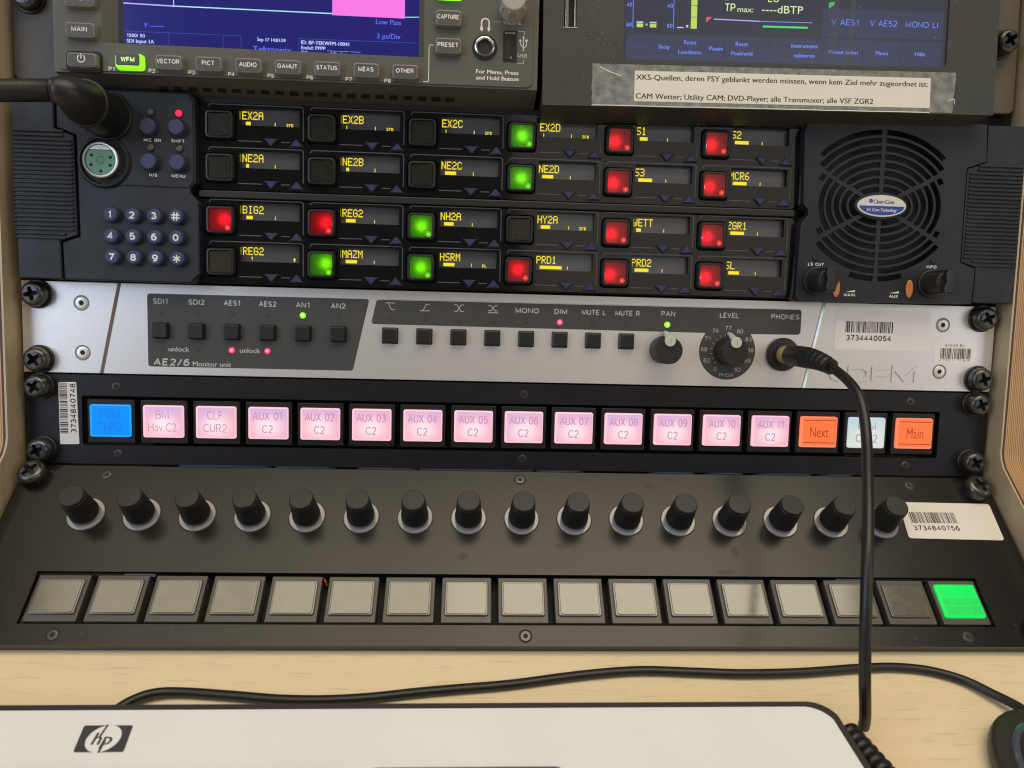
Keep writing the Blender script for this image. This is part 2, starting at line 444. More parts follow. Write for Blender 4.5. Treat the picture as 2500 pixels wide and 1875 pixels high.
# ------------------------------------------------------------------ mesh builder
def cat_rom(pts, n=8):
    P = [Vector(p) for p in pts]
    P = [P[0] * 2 - P[1]] + P + [P[-1] * 2 - P[-2]]
    out = []
    for i in range(1, len(P) - 2):
        a, b, c, d = P[i - 1], P[i], P[i + 1], P[i + 2]
        for k in range(n):
            t = k / n
            out.append(0.5 * ((2 * b) + (c - a) * t + (2 * a - 5 * b + 4 * c - d) * t * t + (3 * b - a - 3 * c + d) * t ** 3))
    out.append(P[-2])
    return out

def rr_loop(cx, cy, w, h, r, seg=4):
    r = max(0.001, min(r, w / 2 - 1e-4, h / 2 - 1e-4))
    out = []
    for sx, sy, a0 in ((1, 1, 0), (-1, 1, 90), (-1, -1, 180), (1, -1, 270)):
        for k in range(seg + 1):
            a = R(a0 + 90 * k / seg)
            out.append((cx + sx * (w / 2 - r) + r * math.cos(a), cy + sy * (h / 2 - r) + r * math.sin(a)))
    return out

_glyphs = {}
def glyphs(s, bold, ital):
    key = (s, bold, ital)
    if key not in _glyphs:
        c = bpy.data.curves.new("glyphs", 'FONT')
        c.body = s
        c.size = 1.0
        c.resolution_u = 3
        c.offset = bold
        c.shear = ital
        c.fill_mode = 'FRONT'
        o = bpy.data.objects.new("glyphs", c)
        COL.objects.link(o)
        dg = bpy.context.evaluated_depsgraph_get()
        me = bpy.data.meshes.new_from_object(o.evaluated_get(dg))
        vs = [(v.co.x, v.co.y) for v in me.vertices]
        fs = [tuple(p.vertices) for p in me.polygons]
        bpy.data.objects.remove(o)
        bpy.data.curves.remove(c)
        bpy.data.meshes.remove(me)
        _glyphs[key] = (vs, fs)
    return _glyphs[key]
_cap = max(v[1] for v in glyphs("H", 0.0, 0.0)[0])

def curve_plate(outer, holes, z0, z1, bev):
    c = bpy.data.curves.new("plate", 'CURVE')
    c.dimensions = '2D'
    c.fill_mode = 'BOTH'
    c.extrude = (z1 - z0) / 2
    c.resolution_u = 1
    for loop in [outer] + list(holes):
        sp = c.splines.new('POLY')
        sp.points.add(len(loop) - 1)
        for i, p in enumerate(loop):
            sp.points[i].co = (p[0], p[1], 0, 1)
        sp.use_cyclic_u = True
    o = bpy.data.objects.new("plate", c)
    COL.objects.link(o)
    dg = bpy.context.evaluated_depsgraph_get()
    me = bpy.data.meshes.new_from_object(o.evaluated_get(dg))
    zc = (z0 + z1) / 2
    vs = [(v.co.x, v.co.y, v.co.z + zc) for v in me.vertices]
    fs = [tuple(p.vertices) for p in me.polygons]
    bpy.data.objects.remove(o)
    bpy.data.curves.remove(c)
    bpy.data.meshes.remove(me)
    return vs, fs

def _arc(cx, cy, rx, ry, a0, a1, n=9):
    return [(cx + rx * math.cos(R(a0 + (a1 - a0) * k / n)), cy + ry * math.sin(R(a0 + (a1 - a0) * k / n))) for k in range(n + 1)]
# plain sans capitals and figures as pen strokes: width, strokes (True = closed)
_six = [(0.50, 0.93), (0.40, 0.99), (0.30, 1.0)] + _arc(0.33, 0.52, 0.33, 0.48, 95, 180, 5) + [(0.0, 0.33)]
STROKES = {
    '0': (0.60, [(_arc(0.30, 0.5, 0.30, 0.5, 90, 450, 20)[:-1], True)]),
    '1': (0.44, [([(0.06, 0.76), (0.32, 1.0), (0.32, 0.0)], False)]),
    '2': (0.60, [(_arc(0.30, 0.71, 0.28, 0.29, 165, -35, 9) + [(0.02, 0.0), (0.60, 0.0)], False)]),
    '3': (0.58, [(_arc(0.28, 0.75, 0.25, 0.25, 150, -80, 9) + _arc(0.29, 0.27, 0.29, 0.27, 80, -150, 9), False)]),
    '4': (0.64, [([(0.64, 0.27), (0.0, 0.27), (0.46, 1.0), (0.46, 0.0)], False)]),
    '5': (0.60, [([(0.55, 1.0), (0.12, 1.0), (0.06, 0.52)] + _arc(0.30, 0.32, 0.30, 0.32, 125, -150, 10), False)]),
    '6': (0.60, [(_arc(0.30, 0.31, 0.29, 0.31, 90, 450, 16)[:-1], True), ([(0.52, 0.90), (0.36, 1.0), (0.18, 0.94), (0.05, 0.72), (0.01, 0.45), (0.02, 0.30)], False)]),
    '7': (0.58, [([(0.0, 1.0), (0.58, 1.0), (0.20, 0.0)], False)]),
    '8': (0.60, [(_arc(0.30, 0.76, 0.24, 0.24, 90, 450, 14)[:-1], True), (_arc(0.30, 0.27, 0.29, 0.27, 90, 450, 14)[:-1], True)]),
    '9': (0.60, [(_arc(0.30, 0.69, 0.29, 0.31, 90, 450, 16)[:-1], True), ([(0.08, 0.10), (0.24, 0.0), (0.42, 0.06), (0.55, 0.28), (0.59, 0.55), (0.58, 0.70)], False)]),
    'A': (0.74, [([(0.0, 0.0), (0.37, 1.0), (0.74, 0.0)], False), ([(0.14, 0.33), (0.60, 0.33)], False)]),
    'B': (0.64, [([(0.0, 0.52), (0.0, 1.0), (0.32, 1.0)] + _arc(0.34, 0.76, 0.25, 0.24, 80, -80, 6) + [(0.0, 0.52), (0.0, 0.0), (0.34, 0.0)] + _arc(0.36, 0.26, 0.28, 0.26, -80, 80, 6), False)]),
    'C': (0.76, [(_arc(0.42, 0.5, 0.42, 0.5, 42, 318, 18), False)]),
    'D': (0.70, [([(0.0, 0.0), (0.0, 1.0), (0.24, 1.0)] + _arc(0.26, 0.5, 0.44, 0.5, 85, -85, 10) + [(0.24, 0.0)], True)]),
    'E': (0.56, [([(0.56, 1.0), (0.0, 1.0), (0.0, 0.0), (0.56, 0.0)], False), ([(0.0, 0.51), (0.50, 0.51)], False)]),
    'F': (0.54, [([(0.54, 1.0), (0.0, 1.0), (0.0, 0.0)], False), ([(0.0, 0.51), (0.47, 0.51)], False)]),
    'G': (0.80, [(_arc(0.42, 0.5, 0.42, 0.5, 42, 325, 18) + [(0.78, 0.46), (0.46, 0.46)], False)]),
    'H': (0.68, [([(0.0, 0.0), (0.0, 1.0)], False), ([(0.68, 0.0), (0.68, 1.0)], False), ([(0.0, 0.52), (0.68, 0.52)], False)]),
    'I': (0.06, [([(0.03, 0.0), (0.03, 1.0)], False)]),
    'K': (0.66, [([(0.0, 0.0), (0.0, 1.0)], False), ([(0.62, 1.0), (0.06, 0.42)], False), ([(0.22, 0.58), (0.66, 0.0)], False)]),
    'L': (0.52, [([(0.0, 1.0), (0.0, 0.0), (0.52, 0.0)], False)]),
    'M': (0.84, [([(0.0, 0.0), (0.0, 1.0), (0.42, 0.08), (0.84, 1.0), (0.84, 0.0)], False)]),
    'N': (0.68, [([(0.0, 0.0), (0.0, 1.0), (0.68, 0.0), (0.68, 1.0)], False)]),
    'O': (0.84, [(_arc(0.42, 0.5, 0.42, 0.5, 90, 450, 22)[:-1], True)]),
    'P': (0.60, [([(0.0, 0.0), (0.0, 1.0), (0.34, 1.0)] + _arc(0.34, 0.73, 0.26, 0.27, 85, -85, 8) + [(0.0, 0.46)], False)]),
    'Q': (0.84, [(_arc(0.42, 0.5, 0.42, 0.5, 90, 450, 22)[:-1], True), ([(0.50, 0.25), (0.82, -0.05)], False)]),
    'R': (0.66, [([(0.0, 0.0), (0.0, 1.0), (0.36, 1.0)] + _arc(0.36, 0.74, 0.27, 0.26, 85, -85, 8) + [(0.0, 0.48)], False), ([(0.34, 0.48), (0.64, 0.0)], False)]),
    'S': (0.62, [(_arc(0.31, 0.74, 0.28, 0.26, 30, 265, 10) + _arc(0.31, 0.26, 0.30, 0.26, 85, -150, 10), False)]),
    'T': (0.64, [([(0.0, 1.0), (0.64, 1.0)], False), ([(0.32, 1.0), (0.32, 0.0)], False)]),
    'U': (0.66, [([(0.0, 1.0), (0.0, 0.33)] + _arc(0.33, 0.33, 0.33, 0.33, 180, 360, 10) + [(0.66, 1.0)], False)]),
    'V': (0.70, [([(0.0, 1.0), (0.35, 0.0), (0.70, 1.0)], False)]),
    'W': (1.0, [([(0.0, 1.0), (0.25, 0.0), (0.50, 0.96), (0.75, 0.0), (1.0, 1.0)], False)]),
    'X': (0.68, [([(0.0, 0.0), (0.66, 1.0)], False), ([(0.02, 1.0), (0.68, 0.0)], False)]),
    'Y': (0.68, [([(0.0, 1.0), (0.34, 0.46), (0.68, 1.0)], False), ([(0.34, 0.46), (0.34, 0.0)], False)]),
    'Z': (0.62, [([(0.02, 1.0), (0.62, 1.0), (0.0, 0.0), (0.62, 0.0)], False)]),
    '/': (0.40, [([(0.0, -0.05), (0.40, 1.05)], False)]),
    '-': (0.34, [([(0.03, 0.42), (0.31, 0.42)], False)]),
    '.': (0.10, [([(0.05, 0.0), (0.05, 0.09)], False)]),
    '#': (0.66, [([(0.10, 0.0), (0.24, 1.0)], False), ([(0.42, 0.0), (0.56, 1.0)], False), ([(0.0, 0.32), (0.62, 0.32)], False), ([(0.04, 0.68), (0.66, 0.68)], False)]),
    ' ': (0.30, [])}

def ribbon(pts, closed, hw):
    """left and right edges of a mitred pen stroke"""
    P = [Vector(p) for p in pts]
    n = len(P)
    A, B_ = [], []
    for i in range(n):
        p0 = P[i - 1] if (closed or i > 0) else None
        p2 = P[(i + 1) % n] if (closed or i < n - 1) else None
        d1 = (P[i] - p0).normalized() if p0 is not None else (p2 - P[i]).normalized()
        d2 = (p2 - P[i]).normalized() if p2 is not None else d1
        n1, n2 = Vector((-d1.y, d1.x)), Vector((-d2.y, d2.x))
        k = n1 + n2
        if k.length < 1e-6:
            k = n1
        k.normalize()
        k = k * min(1.9, 1.0 / max(0.3, k.dot(n1))) * hw
        A.append(P[i] + k)
        B_.append(P[i] - k)
    return A, B_

class MB:
    def __init__(self):
        self.v = []
        self.f = []
        self.m = []
        self.names = []
    def mi(self, name):
        if name not in self.names:
            self.names.append(name)
        return self.names.index(name)
    def add(self, vs, fs, m):
        o = len(self.v)
        self.v += [tuple(p) for p in vs]
        k = self.mi(m)
        for f in fs:
            self.f.append(tuple(i + o for i in f))
            self.m.append(k)
    def loft(self, loops, m, cap0=True, cap1=True, mcap=None):
        n = len(loops[0])
        vs = [p for l in loops for p in l]
        fs = []
        for k in range(len(loops) - 1):
            for i in range(n):
                j = (i + 1) % n
                fs.append((k * n + i, k * n + j, (k + 1) * n + j, (k + 1) * n + i))
        if cap0:
            fs.append(tuple(range(n - 1, -1, -1)))
        self.add(vs, fs, m)
        if cap1:
            self.add(loops[-1], [tuple(range(n))], mcap or m)
    def box(self, x0, x1, y0, y1, z0, z1, m):
        self.loft([[(x0, y0, z), (x1, y0, z), (x1, y1, z), (x0, y1, z)] for z in (z0, z1)], m)
    def rr(self, cx, cy, w, h, r, z0, z1, m, bev=0.3, taper=0.0, mcap=None, seg=4):
        """rounded block: bottom w x h, top smaller by taper on each side, rounded upper edge"""
        L = [[(x, y, z0) for x, y in rr_loop(cx, cy, w, h, r, seg)]]
        for a in (0, 30, 60, 90):
            ins = taper + bev * (1 - math.cos(R(a)))
            z = z1 - bev + bev * math.sin(R(a))
            L.append([(x, y, z) for x, y in rr_loop(cx, cy, w - 2 * ins, h - 2 * ins, r - ins * 0.6, seg)])
        self.loft(L, m, mcap=mcap)
    def cyl(self, cx, cy, z0, z1, r0, m, r1=None, bev=0.25, seg=32, mcap=None, sx=1.0, sy=1.0):
        r1 = r0 if r1 is None else r1
        prof = [(r0, z0)]
        for a in (0, 30, 60, 90):
            prof.append((r1 - bev * (1 - math.cos(R(a))), z1 - bev + bev * math.sin(R(a))))
        self.lathe(cx, cy, prof, m, seg, mcap, sx, sy)
    def lathe(self, cx, cy, prof, m, seg=32, mcap=None, sx=1.0, sy=1.0, cap0=True, cap1=True):
        L = []
        for r, z in prof:
            L.append([(cx + sx * r * math.cos(2 * math.pi * k / seg), cy + sy * r * math.sin(2 * math.pi * k / seg), z) for k in range(seg)])
        self.loft(L, m, cap0=cap0, cap1=cap1, mcap=mcap)
    def annulus(self, cx, cy, ri, ro, z, m, seg=32, sx=1.0, sy=1.0):
        vs, fs = [], []
        for k in range(seg):
            a = 2 * math.pi * k / seg
            vs += [(cx + sx * ri * math.cos(a), cy + sy * ri * math.sin(a), z), (cx + sx * ro * math.cos(a), cy + sy * ro * math.sin(a), z)]
        for k in range(seg):
            j = (k + 1) % seg
            fs.append((2 * k, 2 * k + 1, 2 * j + 1, 2 * j))
        self.add(vs, fs, m)
    def tube(self, pts, r, m, seg=14, radii=None, caps=True):
        P = [Vector(p) for p in pts]
        n = len(P)
        T = [(P[min(i + 1, n - 1)] - P[max(i - 1, 0)]).normalized() for i in range(n)]
        up = Vector((0, 0, 1)) if abs(T[0].z) < 0.9 else Vector((1, 0, 0))
        N = T[0].cross(up).normalized()
        L = []
        for i in range(n):
            N = (N - T[i] * N.dot(T[i])).normalized()
            Bn = T[i].cross(N)
            rr = radii[i] if radii else r
            L.append([tuple(P[i] + (N * math.cos(2 * math.pi * k / seg) + Bn * math.sin(2 * math.pi * k / seg)) * rr) for k in range(seg)])
        self.loft(L, m, cap0=caps, cap1=caps)
    def prism(self, poly, z0, z1, m, bev=0.0, mcap=None):
        area = sum(poly[i][0] * poly[(i + 1) % len(poly)][1] - poly[(i + 1) % len(poly)][0] * poly[i][1] for i in range(len(poly)))
        if area < 0:
            poly = poly[::-1]
        if bev > 0:
            ins = inset(poly, bev)
            self.loft([[(x, y, z0) for x, y in poly], [(x, y, z1 - bev) for x, y in poly], [(x, y, z1) for x, y in ins]], m, mcap=mcap)
        else:
            self.loft([[(x, y, z) for x, y in poly] for z in (z0, z1)], m, mcap=mcap)
    def flat(self, poly, z, m):
        area = sum(poly[i][0] * poly[(i + 1) % len(poly)][1] - poly[(i + 1) % len(poly)][0] * poly[i][1] for i in range(len(poly)))
        if area < 0:
            poly = poly[::-1]
        self.add([(x, y, z) for x, y in poly], [tuple(range(len(poly)))], m)
    def rect(self, x0, x1, y0, y1, z, m):
        self.flat([(x0, y0), (x1, y0), (x1, y1), (x0, y1)], z, m)
    def line(self, pts, w, z, m):
        for (x0, y0), (x1, y1) in zip(pts[:-1], pts[1:]):
            d = Vector((x1 - x0, y1 - y0))
            d.normalize()
            n = Vector((-d.y, d.x)) * w / 2
            e = d * w * 0.45
            self.flat([(x0 - n.x - e.x, y0 - n.y - e.y), (x1 - n.x + e.x, y1 - n.y + e.y), (x1 + n.x + e.x, y1 + n.y + e.y), (x0 + n.x - e.x, y0 + n.y - e.y)], z, m)
            z += 0.004
    def plate(self, outer, holes, z0, z1, m):
        vs, fs = curve_plate(outer, holes, z0, z1, 0)
        self.add(vs, fs, m)
    def text(self, s, cx, cy, h, z, m, w=None, bold=0.012, rot=0.0, align='C', ital=0.0):
        if all(c in STROKES for c in s):
            return self.strokes(s, cx, cy, h, z, m, w, 0.21 if bold > 0.03 else (0.175 if bold > 0.009 else (0.125 if bold > -0.001 else 0.10)), rot, align, ital)
        if bold > 0.004:
            # a heavier weight: the same print a hair to the side
            d = h * (0.05 if bold < 0.015 else 0.09)
            self.text(s, cx + d * math.cos(R(rot)) / 2, cy + d * math.sin(R(rot)) / 2, h, z + 0.006, m, w, 0.0, rot, align, ital)
            self.text(s, cx - d * math.cos(R(rot)) / 2, cy - d * math.sin(R(rot)) / 2, h, z, m, w, 0.0, rot, align, ital)
            return
        vs, fs = glyphs(s, min(bold, 0.0), ital)
        if not vs:
            return
        x0 = min(p[0] for p in vs)
        x1 = max(p[0] for p in vs)
        sy = h / _cap
        sx = w / (x1 - x0) if w else sy
        ax = (x0 + x1) / 2 if align == 'C' else x0
        ca, sa = math.cos(R(rot)), math.sin(R(rot))
        out = []
        for x, y in vs:
            px, py = (x - ax) * sx, y * sy - h / 2
            out.append((cx + px * ca - py * sa, cy + px * sa + py * ca, z))
        ff = []
        for f in fs:
            a = sum(out[f[i]][0] * out[f[(i + 1) % len(f)]][1] - out[f[(i + 1) % len(f)]][0] * out[f[i]][1] for i in range(len(f)))
            ff.append(f if a > 0 else f[::-1])
        self.add(out, ff, m)
    def strokes(self, s, cx, cy, h, z, m, w=None, t=0.15, rot=0.0, align='C', ital=0.0):
        adv, L = 0.0, []
        gap = 0.14 + t
        for c in s:
            L.append(adv)
            adv += STROKES[c][0] + gap
        total = adv - gap + t
        hh = h * (1 - t)
        sy = hh
        sx = (w / total) if w else sy
        x0 = (-total * sx / 2 if align == 'C' else 0.0) + t * sx / 2
        hw = t * h / 2
        ca, sa = math.cos(R(rot)), math.sin(R(rot))
        def T(p, zz):
            px, py = p.x + (p.y) * ital, p.y
            return (cx + px * ca - py * sa, cy + px * sa + py * ca, zz)
        for c, a in zip(s, L):
            for k, (pts, closed) in enumerate(STROKES[c][1]):
                Q = [(x0 + (a + px) * sx, (py - 0.5) * sy) for px, py in pts]
                A, B_ = ribbon(Q, closed, hw)
                n = len(Q)
                zz = z + 0.006 * k
                vs = [T(p, zz) for p in A] + [T(p, zz) for p in B_]
                fs = []
                for i in range(n if closed else n - 1):
                    j = (i + 1) % n
                    f = (i, n + i, n + j, j)
                    fs.append(f)
                self.add(vs, fs, m)
    def build(self, name, parent=None, loc=None, label=None, smooth=32):
        if loc is None:
            lo = [min(p[i] for p in self.v) for i in range(3)]
            hi = [max(p[i] for p in self.v) for i in range(3)]
            loc = [(a + b) / 2 for a, b in zip(lo, hi)]
            off = loc
        else:
            off = (0, 0, 0)            # vertices are already relative to loc
        me = bpy.data.meshes.new(name)
        me.from_pydata([((p[0] - off[0]) * MM, (p[1] - off[1]) * MM, (p[2] - off[2]) * MM) for p in self.v], [], self.f)
        for n in self.names:
            me.materials.append(M[n])
        me.polygons.foreach_set("material_index", self.m)
        me.polygons.foreach_set("use_smooth", [True] * len(self.f))
        me.update()
        me.set_sharp_from_angle(angle=R(smooth))
        o = bpy.data.objects.new(name, me)
        COL.objects.link(o)
        put(o, parent, loc)
        if label:
            o["label"] = label
        return o

def put(o, parent, loc):
    og = (0, 0, 0)
    p = parent
    if p is not None:
        o.parent = p
        og = p["_at"]
    o.location = [(a - b) * MM for a, b in zip(loc, og)]
    o["_at"] = list(loc)

def inset(poly, d):
    n = len(poly)
    out = []
    for i in range(n):
        p0, p1, p2 = Vector(poly[i - 1]), Vector(poly[i]), Vector(poly[(i + 1) % n])
        a = (p1 - p0).normalized()
        b = (p2 - p1).normalized()
        na, nb = Vector((-a.y, a.x)), Vector((-b.y, b.x))
        k = na + nb
        k = k / max(0.3, k.dot(na))
        out.append(tuple(p1 + k * d))
    return out

def thing(name, label, cat, frame, at=(0, 0, 0)):
    o = bpy.data.objects.new(name, None)
    o.empty_display_size = 0.01
    COL.objects.link(o)
    o.matrix_world = frame @ Matrix.Translation([a * MM for a in at])
    o["_at"] = list(at)
    o["label"] = label
    o["category"] = cat
    return o

def again(src, parent, loc, label=None):
    """a copy of a part and of its sub-parts, at another place on its thing"""
    c = src.copy()
    COL.objects.link(c)
    c.parent = None
    put(c, parent, loc)
    if label:
        c["label"] = label
    for ch in list(src.children):
        d = ch.copy()
        COL.objects.link(d)
        d.parent = c
    return c

# pixel font of the small yellow displays
PIX = {'A': "01110 10001 10001 11111 10001 10001 10001", 'B': "11110 10001 10001 11110 10001 10001 11110",
       'C': "01110 10001 10000 10000 10000 10001 01110", 'D': "11110 10001 10001 10001 10001 10001 11110",
       'E': "11111 10000 10000 11110 10000 10000 11111", 'G': "01110 10001 10000 10111 10001 10001 01110",
       'H': "10001 10001 10001 11111 10001 10001 10001", 'I': "01110 00100 00100 00100 00100 00100 01110",
       'L': "10000 10000 10000 10000 10000 10000 11111", 'M': "10001 11011 10101 10101 10001 10001 10001",
       'N': "10001 11001 11001 10101 10011 10011 10001", 'P': "11110 10001 10001 11110 10000 10000 10000",
       'R': "11110 10001 10001 11110 10100 10010 10001", 'S': "01111 10000 10000 01110 00001 00001 11110",
       'T': "11111 00100 00100 00100 00100 00100 00100", 'W': "10001 10001 10001 10101 10101 10101 01010",
       'X': "10001 01010 01010 00100 01010 01010 10001", 'Y': "10001 10001 01010 00100 00100 00100 00100",
       'Z': "11111 00001 00010 00100 01000 10000 11111", '1': "00100 01100 00100 00100 00100 00100 01110",
       '2': "01110 10001 00001 00110 01000 10000 11111", '3': "11110 00001 00001 01110 00001 00001 11110",
       '6': "00110 01000 10000 11110 10001 10001 01110",
       'i': "111 010 010 010 111", 'f': "111 100 110 100 100", 'b': "111 101 110 101 111", 'p': "111 101 111 100 100", 'l': "100 100 100 100 111"}
def pixel_text(mb, s, x, ytop, dw, dh, z, m):
    for ch in s:
        rows = PIX[ch].split()
        for j, row in enumerate(rows):
            i = 0
            while i < len(row):
                if row[i] == '1':
                    k = i
                    while k < len(row) and row[k] == '1':
                        k += 1
                    mb.rect(x + i * dw, x + k * dw + 0.02, ytop - (j + 1) * dh + 0.02, ytop - j * dh, z, m)
                    i = k
                else:
                    i += 1
        x += (len(rows[0]) + 1) * dw

def barcode(mb, x0, x1, y0, y1, z, vertical=False, seed=1, n=62):
    rnd = random.Random(seed)
    ws = [rnd.choice((1, 1, 1, 2, 2, 3)) for _ in range(n)]
    tot = sum(ws)
    p = 0
    for i, w in enumerate(ws):
        if i % 2 == 0:
            a, b = p / tot, (p + w) / tot
            if vertical:
                mb.rect(x0, x1, y0 + (y1 - y0) * a, y0 + (y1 - y0) * b, z, 'ink')
            else:
                mb.rect(x0 + (x1 - x0) * a, x0 + (x1 - x0) * b, y0, y1, z, 'ink')
        p += w

def cross_screw(mb, x, y, z0, h, r, rot=0.0, m='screw', washer=True):
    if washer:
        mb.lathe(x, y, [(r + 1.0, z0), (r + 1.0, z0 + 0.8), (r + 0.7, z0 + 1.1), (r * 0.6, z0 + 1.1)], 'black', 32)
    z = z0 + (1.1 if washer else 0)
    # pan head with a pressed cross: the recess is real, cut between four lobes
    mb.lathe(x, y, [(r, z), (r, z + h * 0.45), (r * 0.96, z + h * 0.68), (r * 0.86, z + h * 0.86), (r * 0.72, z + h * 0.97), (r * 0.62, z + h)], m, 32, cap1=False)
    def R2(px, py):
        a = R(rot)
        return (x + px * math.cos(a) - py * math.sin(a), y + px * math.sin(a) + py * math.cos(a))
    ro, wi = r * 0.62, r * 0.145
    N = 32
    rim = [R2(ro * math.cos(2 * math.pi * k / N), ro * math.sin(2 * math.pi * k / N)) for k in range(N)]
    cr = []
    for q in range(4):
        a = q * 90
        for (px, py) in ((ro * 0.93, -wi * 0.95), (ro * 0.93, wi * 0.95), (wi * 1.3, wi * 1.3)):
            ca, sa = math.cos(R(a)), math.sin(R(a))
            cr.append(R2(px * ca - py * sa, px * sa + py * ca))
    zt = z + h
    vs, fs = curve_plate(rim, [cr], zt - 0.02, zt, 0)
    mb.add(vs, fs, m)
    mb.loft([[(px, py, zt) for px, py in cr], [(x + (px - x) * 0.72, y + (py - y) * 0.72, zt - h * 0.55) for px, py in cr]], m, cap0=False, cap1=False)
    mb.flat([(x + (px - x) * 0.72, y + (py - y) * 0.72) for px, py in cr], zt - h * 0.55, 'dark')

def torx(mb, x, y, z, r, m='screw_dark', rim='dark'):
    mb.annulus(x, y, r * 1.02, r * 1.30, z + 0.02, rim, 28)
    mb.lathe(x, y, [(r * 1.02, z + 0.03), (r * 0.92, z + 0.22), (r * 0.6, z + 0.26), (r * 0.46, z + 0.26)], m, 28, cap0=False, cap1=False)
    star = []
    for k in range(12):
        rr = r * (0.46 if k % 2 == 0 else 0.34)
        star.append((x + rr * math.cos(2 * math.pi * k / 12), y + rr * math.sin(2 * math.pi * k / 12)))
    mb.loft([[(x + (px - x) * (0.46 * r / max(1e-6, math.hypot(px - x, py - y))), y + (py - y) * (0.46 * r / max(1e-6, math.hypot(px - x, py - y))), z + 0.26) for px, py in star],
             [(px, py, z + 0.10) for px, py in star]], m, cap0=False, cap1=False)
    mb.flat(star, z + 0.10, 'dark')

# ================================================================== the desk and the wooden rack
b = MB()
b.box(-900, 900, -700, -40, -28, 0, 'desk')
desk = b.build("desk")
desk["kind"] = "structure"

rack = thing("equipment_rack", "wooden rack cabinet with maple side panels and striped plywood edges holding the equipment", "rack", RACK, (0, -60, -2))
for sx, ang in ((-1, 0), (1, 0)):
    b = MB()
    x0, x1 = 243.4, 272.0
    wf = 10.4 if sx < 0 else 8.6
    th = math.radians(43.5)
    # side profile (v, w), following the rack face and then the sloping panel down to the desk
    prof = [(300, wf), (-30, wf), (-34, wf + 0.8), (-37.5, wf + 2.6)]
    for k in range(1, 9):
        d = 12 * k
        prof.append((-37.5 - d * math.cos(th), wf + 2.6 + d * math.sin(th)))
    prof += [(-118, 70), (-128, 52), (-150, -60), (-110, -180), (300, -180)]
    a = [(sx * x0, v, w) for v, w in prof]
    c = [(sx * x1, v, w) for v, w in prof]
    n = len(prof)
    if sx > 0:
        fs_in, fs_out = tuple(range(n)), tuple(range(2 * n - 1, n - 1, -1))
    else:
        fs_in, fs_out = tuple(range(n - 1, -1, -1)), tuple(range(n, 2 * n))
    b.add(a + c, [fs_in, fs_out] + [((i, n + i, n + (i + 1) % n, (i + 1) % n) if sx > 0 else (i, (i + 1) % n, n + (i + 1) % n, n + i)) for i in range(11, n)], 'cheek')
    sp = b.build("side_panel", rack, smooth=20)
    # edge veneer line and the laminated plywood edge, one strip on the cut edge
    e = MB()
    m = 12
    def strip(xa, xb, lift, mt):
        vs, fs = [], []
        for v, w in prof[:m]:
            vs += [(sx * xa, v, w + lift), (sx * xb, v, w + lift)]
        for i in range(m - 1):
            q = (2 * i, 2 * i + 1, 2 * i + 3, 2 * i + 2)
            fs.append(q if sx < 0 else q[::-1])
        e.add(vs, fs, mt)
    strip(x0, x0 + 0.9, 0.0, 'cheek')
    strip(x0 + 0.9, x0 + 2.0, 0.0, 'ply_line')
    strip(x0 + 2.0, x1, 0.0, 'ply')
    e.build("plywood_edge", sp, smooth=25)
for sx in (-1, 1):
    b = MB()
    b.box(min(sx * 222, sx * 243.3), max(sx * 222, sx * 243.3), -46, 290, -6, -3.2, 'dark')
    b.build("rack_rail", rack)
b = MB()
b.box(-243.2, 243.2, -160, 295, -150, -146, 'dark')
b.build("back_panel", rack)
b = MB()
b.box(-243.2, 243.2, -46.5, -45.9, -60, -8, 'dark')
b.build("shelf", rack)

bundle = thing("cable_bundle", "blue grey wires glimpsed through the gap above the sloping knob panel", "cables", RACK, (0, -44, -5))
rnd = random.Random(11)
for (xa, xb) in ((-168, -128), (-121, -96), (-80, -55), (-48, 4), (10, 30), (70, 88), (100, 114), (126, 150), (160, 172)):
    b = MB()
    y = -45.2
    b.tube(cat_rom([(xa - 3, y - 2.2, -9), (xa, y, -2.6), ((xa + xb) / 2, y + 0.35, -1.6), (xb, y, -2.8), (xb + 2, y - 2.2, -9)], 5), 0.8, 'wire', 8)
    b.build("wire", bundle)

# ================================================================== waveform monitor (upper left)
wf = thing("waveform_monitor", "grey half-width waveform monitor with a blue screen and a green lit button", "monitor", RACK, (-105, 132, 0))
VT = 262.0
b = MB()
b.plate([(-212.6, 135.0), (1.2, 135.6), (1.2, VT), (-212.6, VT)],
        [[(-191.8, 148.0), (-191.8, 250), (-50.4, 250), (-50.4, 147.8)]], 12, 19.4, 'bezel')
# raised control face
b.plate([(-210.0, 136.6), (-208.4, 135.9), (-3.0, 136.5), (-1.4, 138.0), (-1.4, VT - 2), (-210.0, VT - 2)],
        [[(-191.8, 148.0), (-191.8, 250), (-50.4, 250), (-50.4, 147.8)]], 19.41, 20.0, 'bezel')
# screen bevel
b.add([(-191.8, 148.0, 20), (-50.4, 147.8, 20), (-50.4, 250, 20), (-191.8, 250, 20), (-186.6, 149.2, 15.2), (-53.2, 149.0, 15.2), (-53.2, 248, 15.2), (-186.6, 248, 15.2)],
      [(0, 1, 5, 4), (1, 2, 6, 5), (2, 3, 7, 6), (3, 0, 4, 7)], 'bezel')
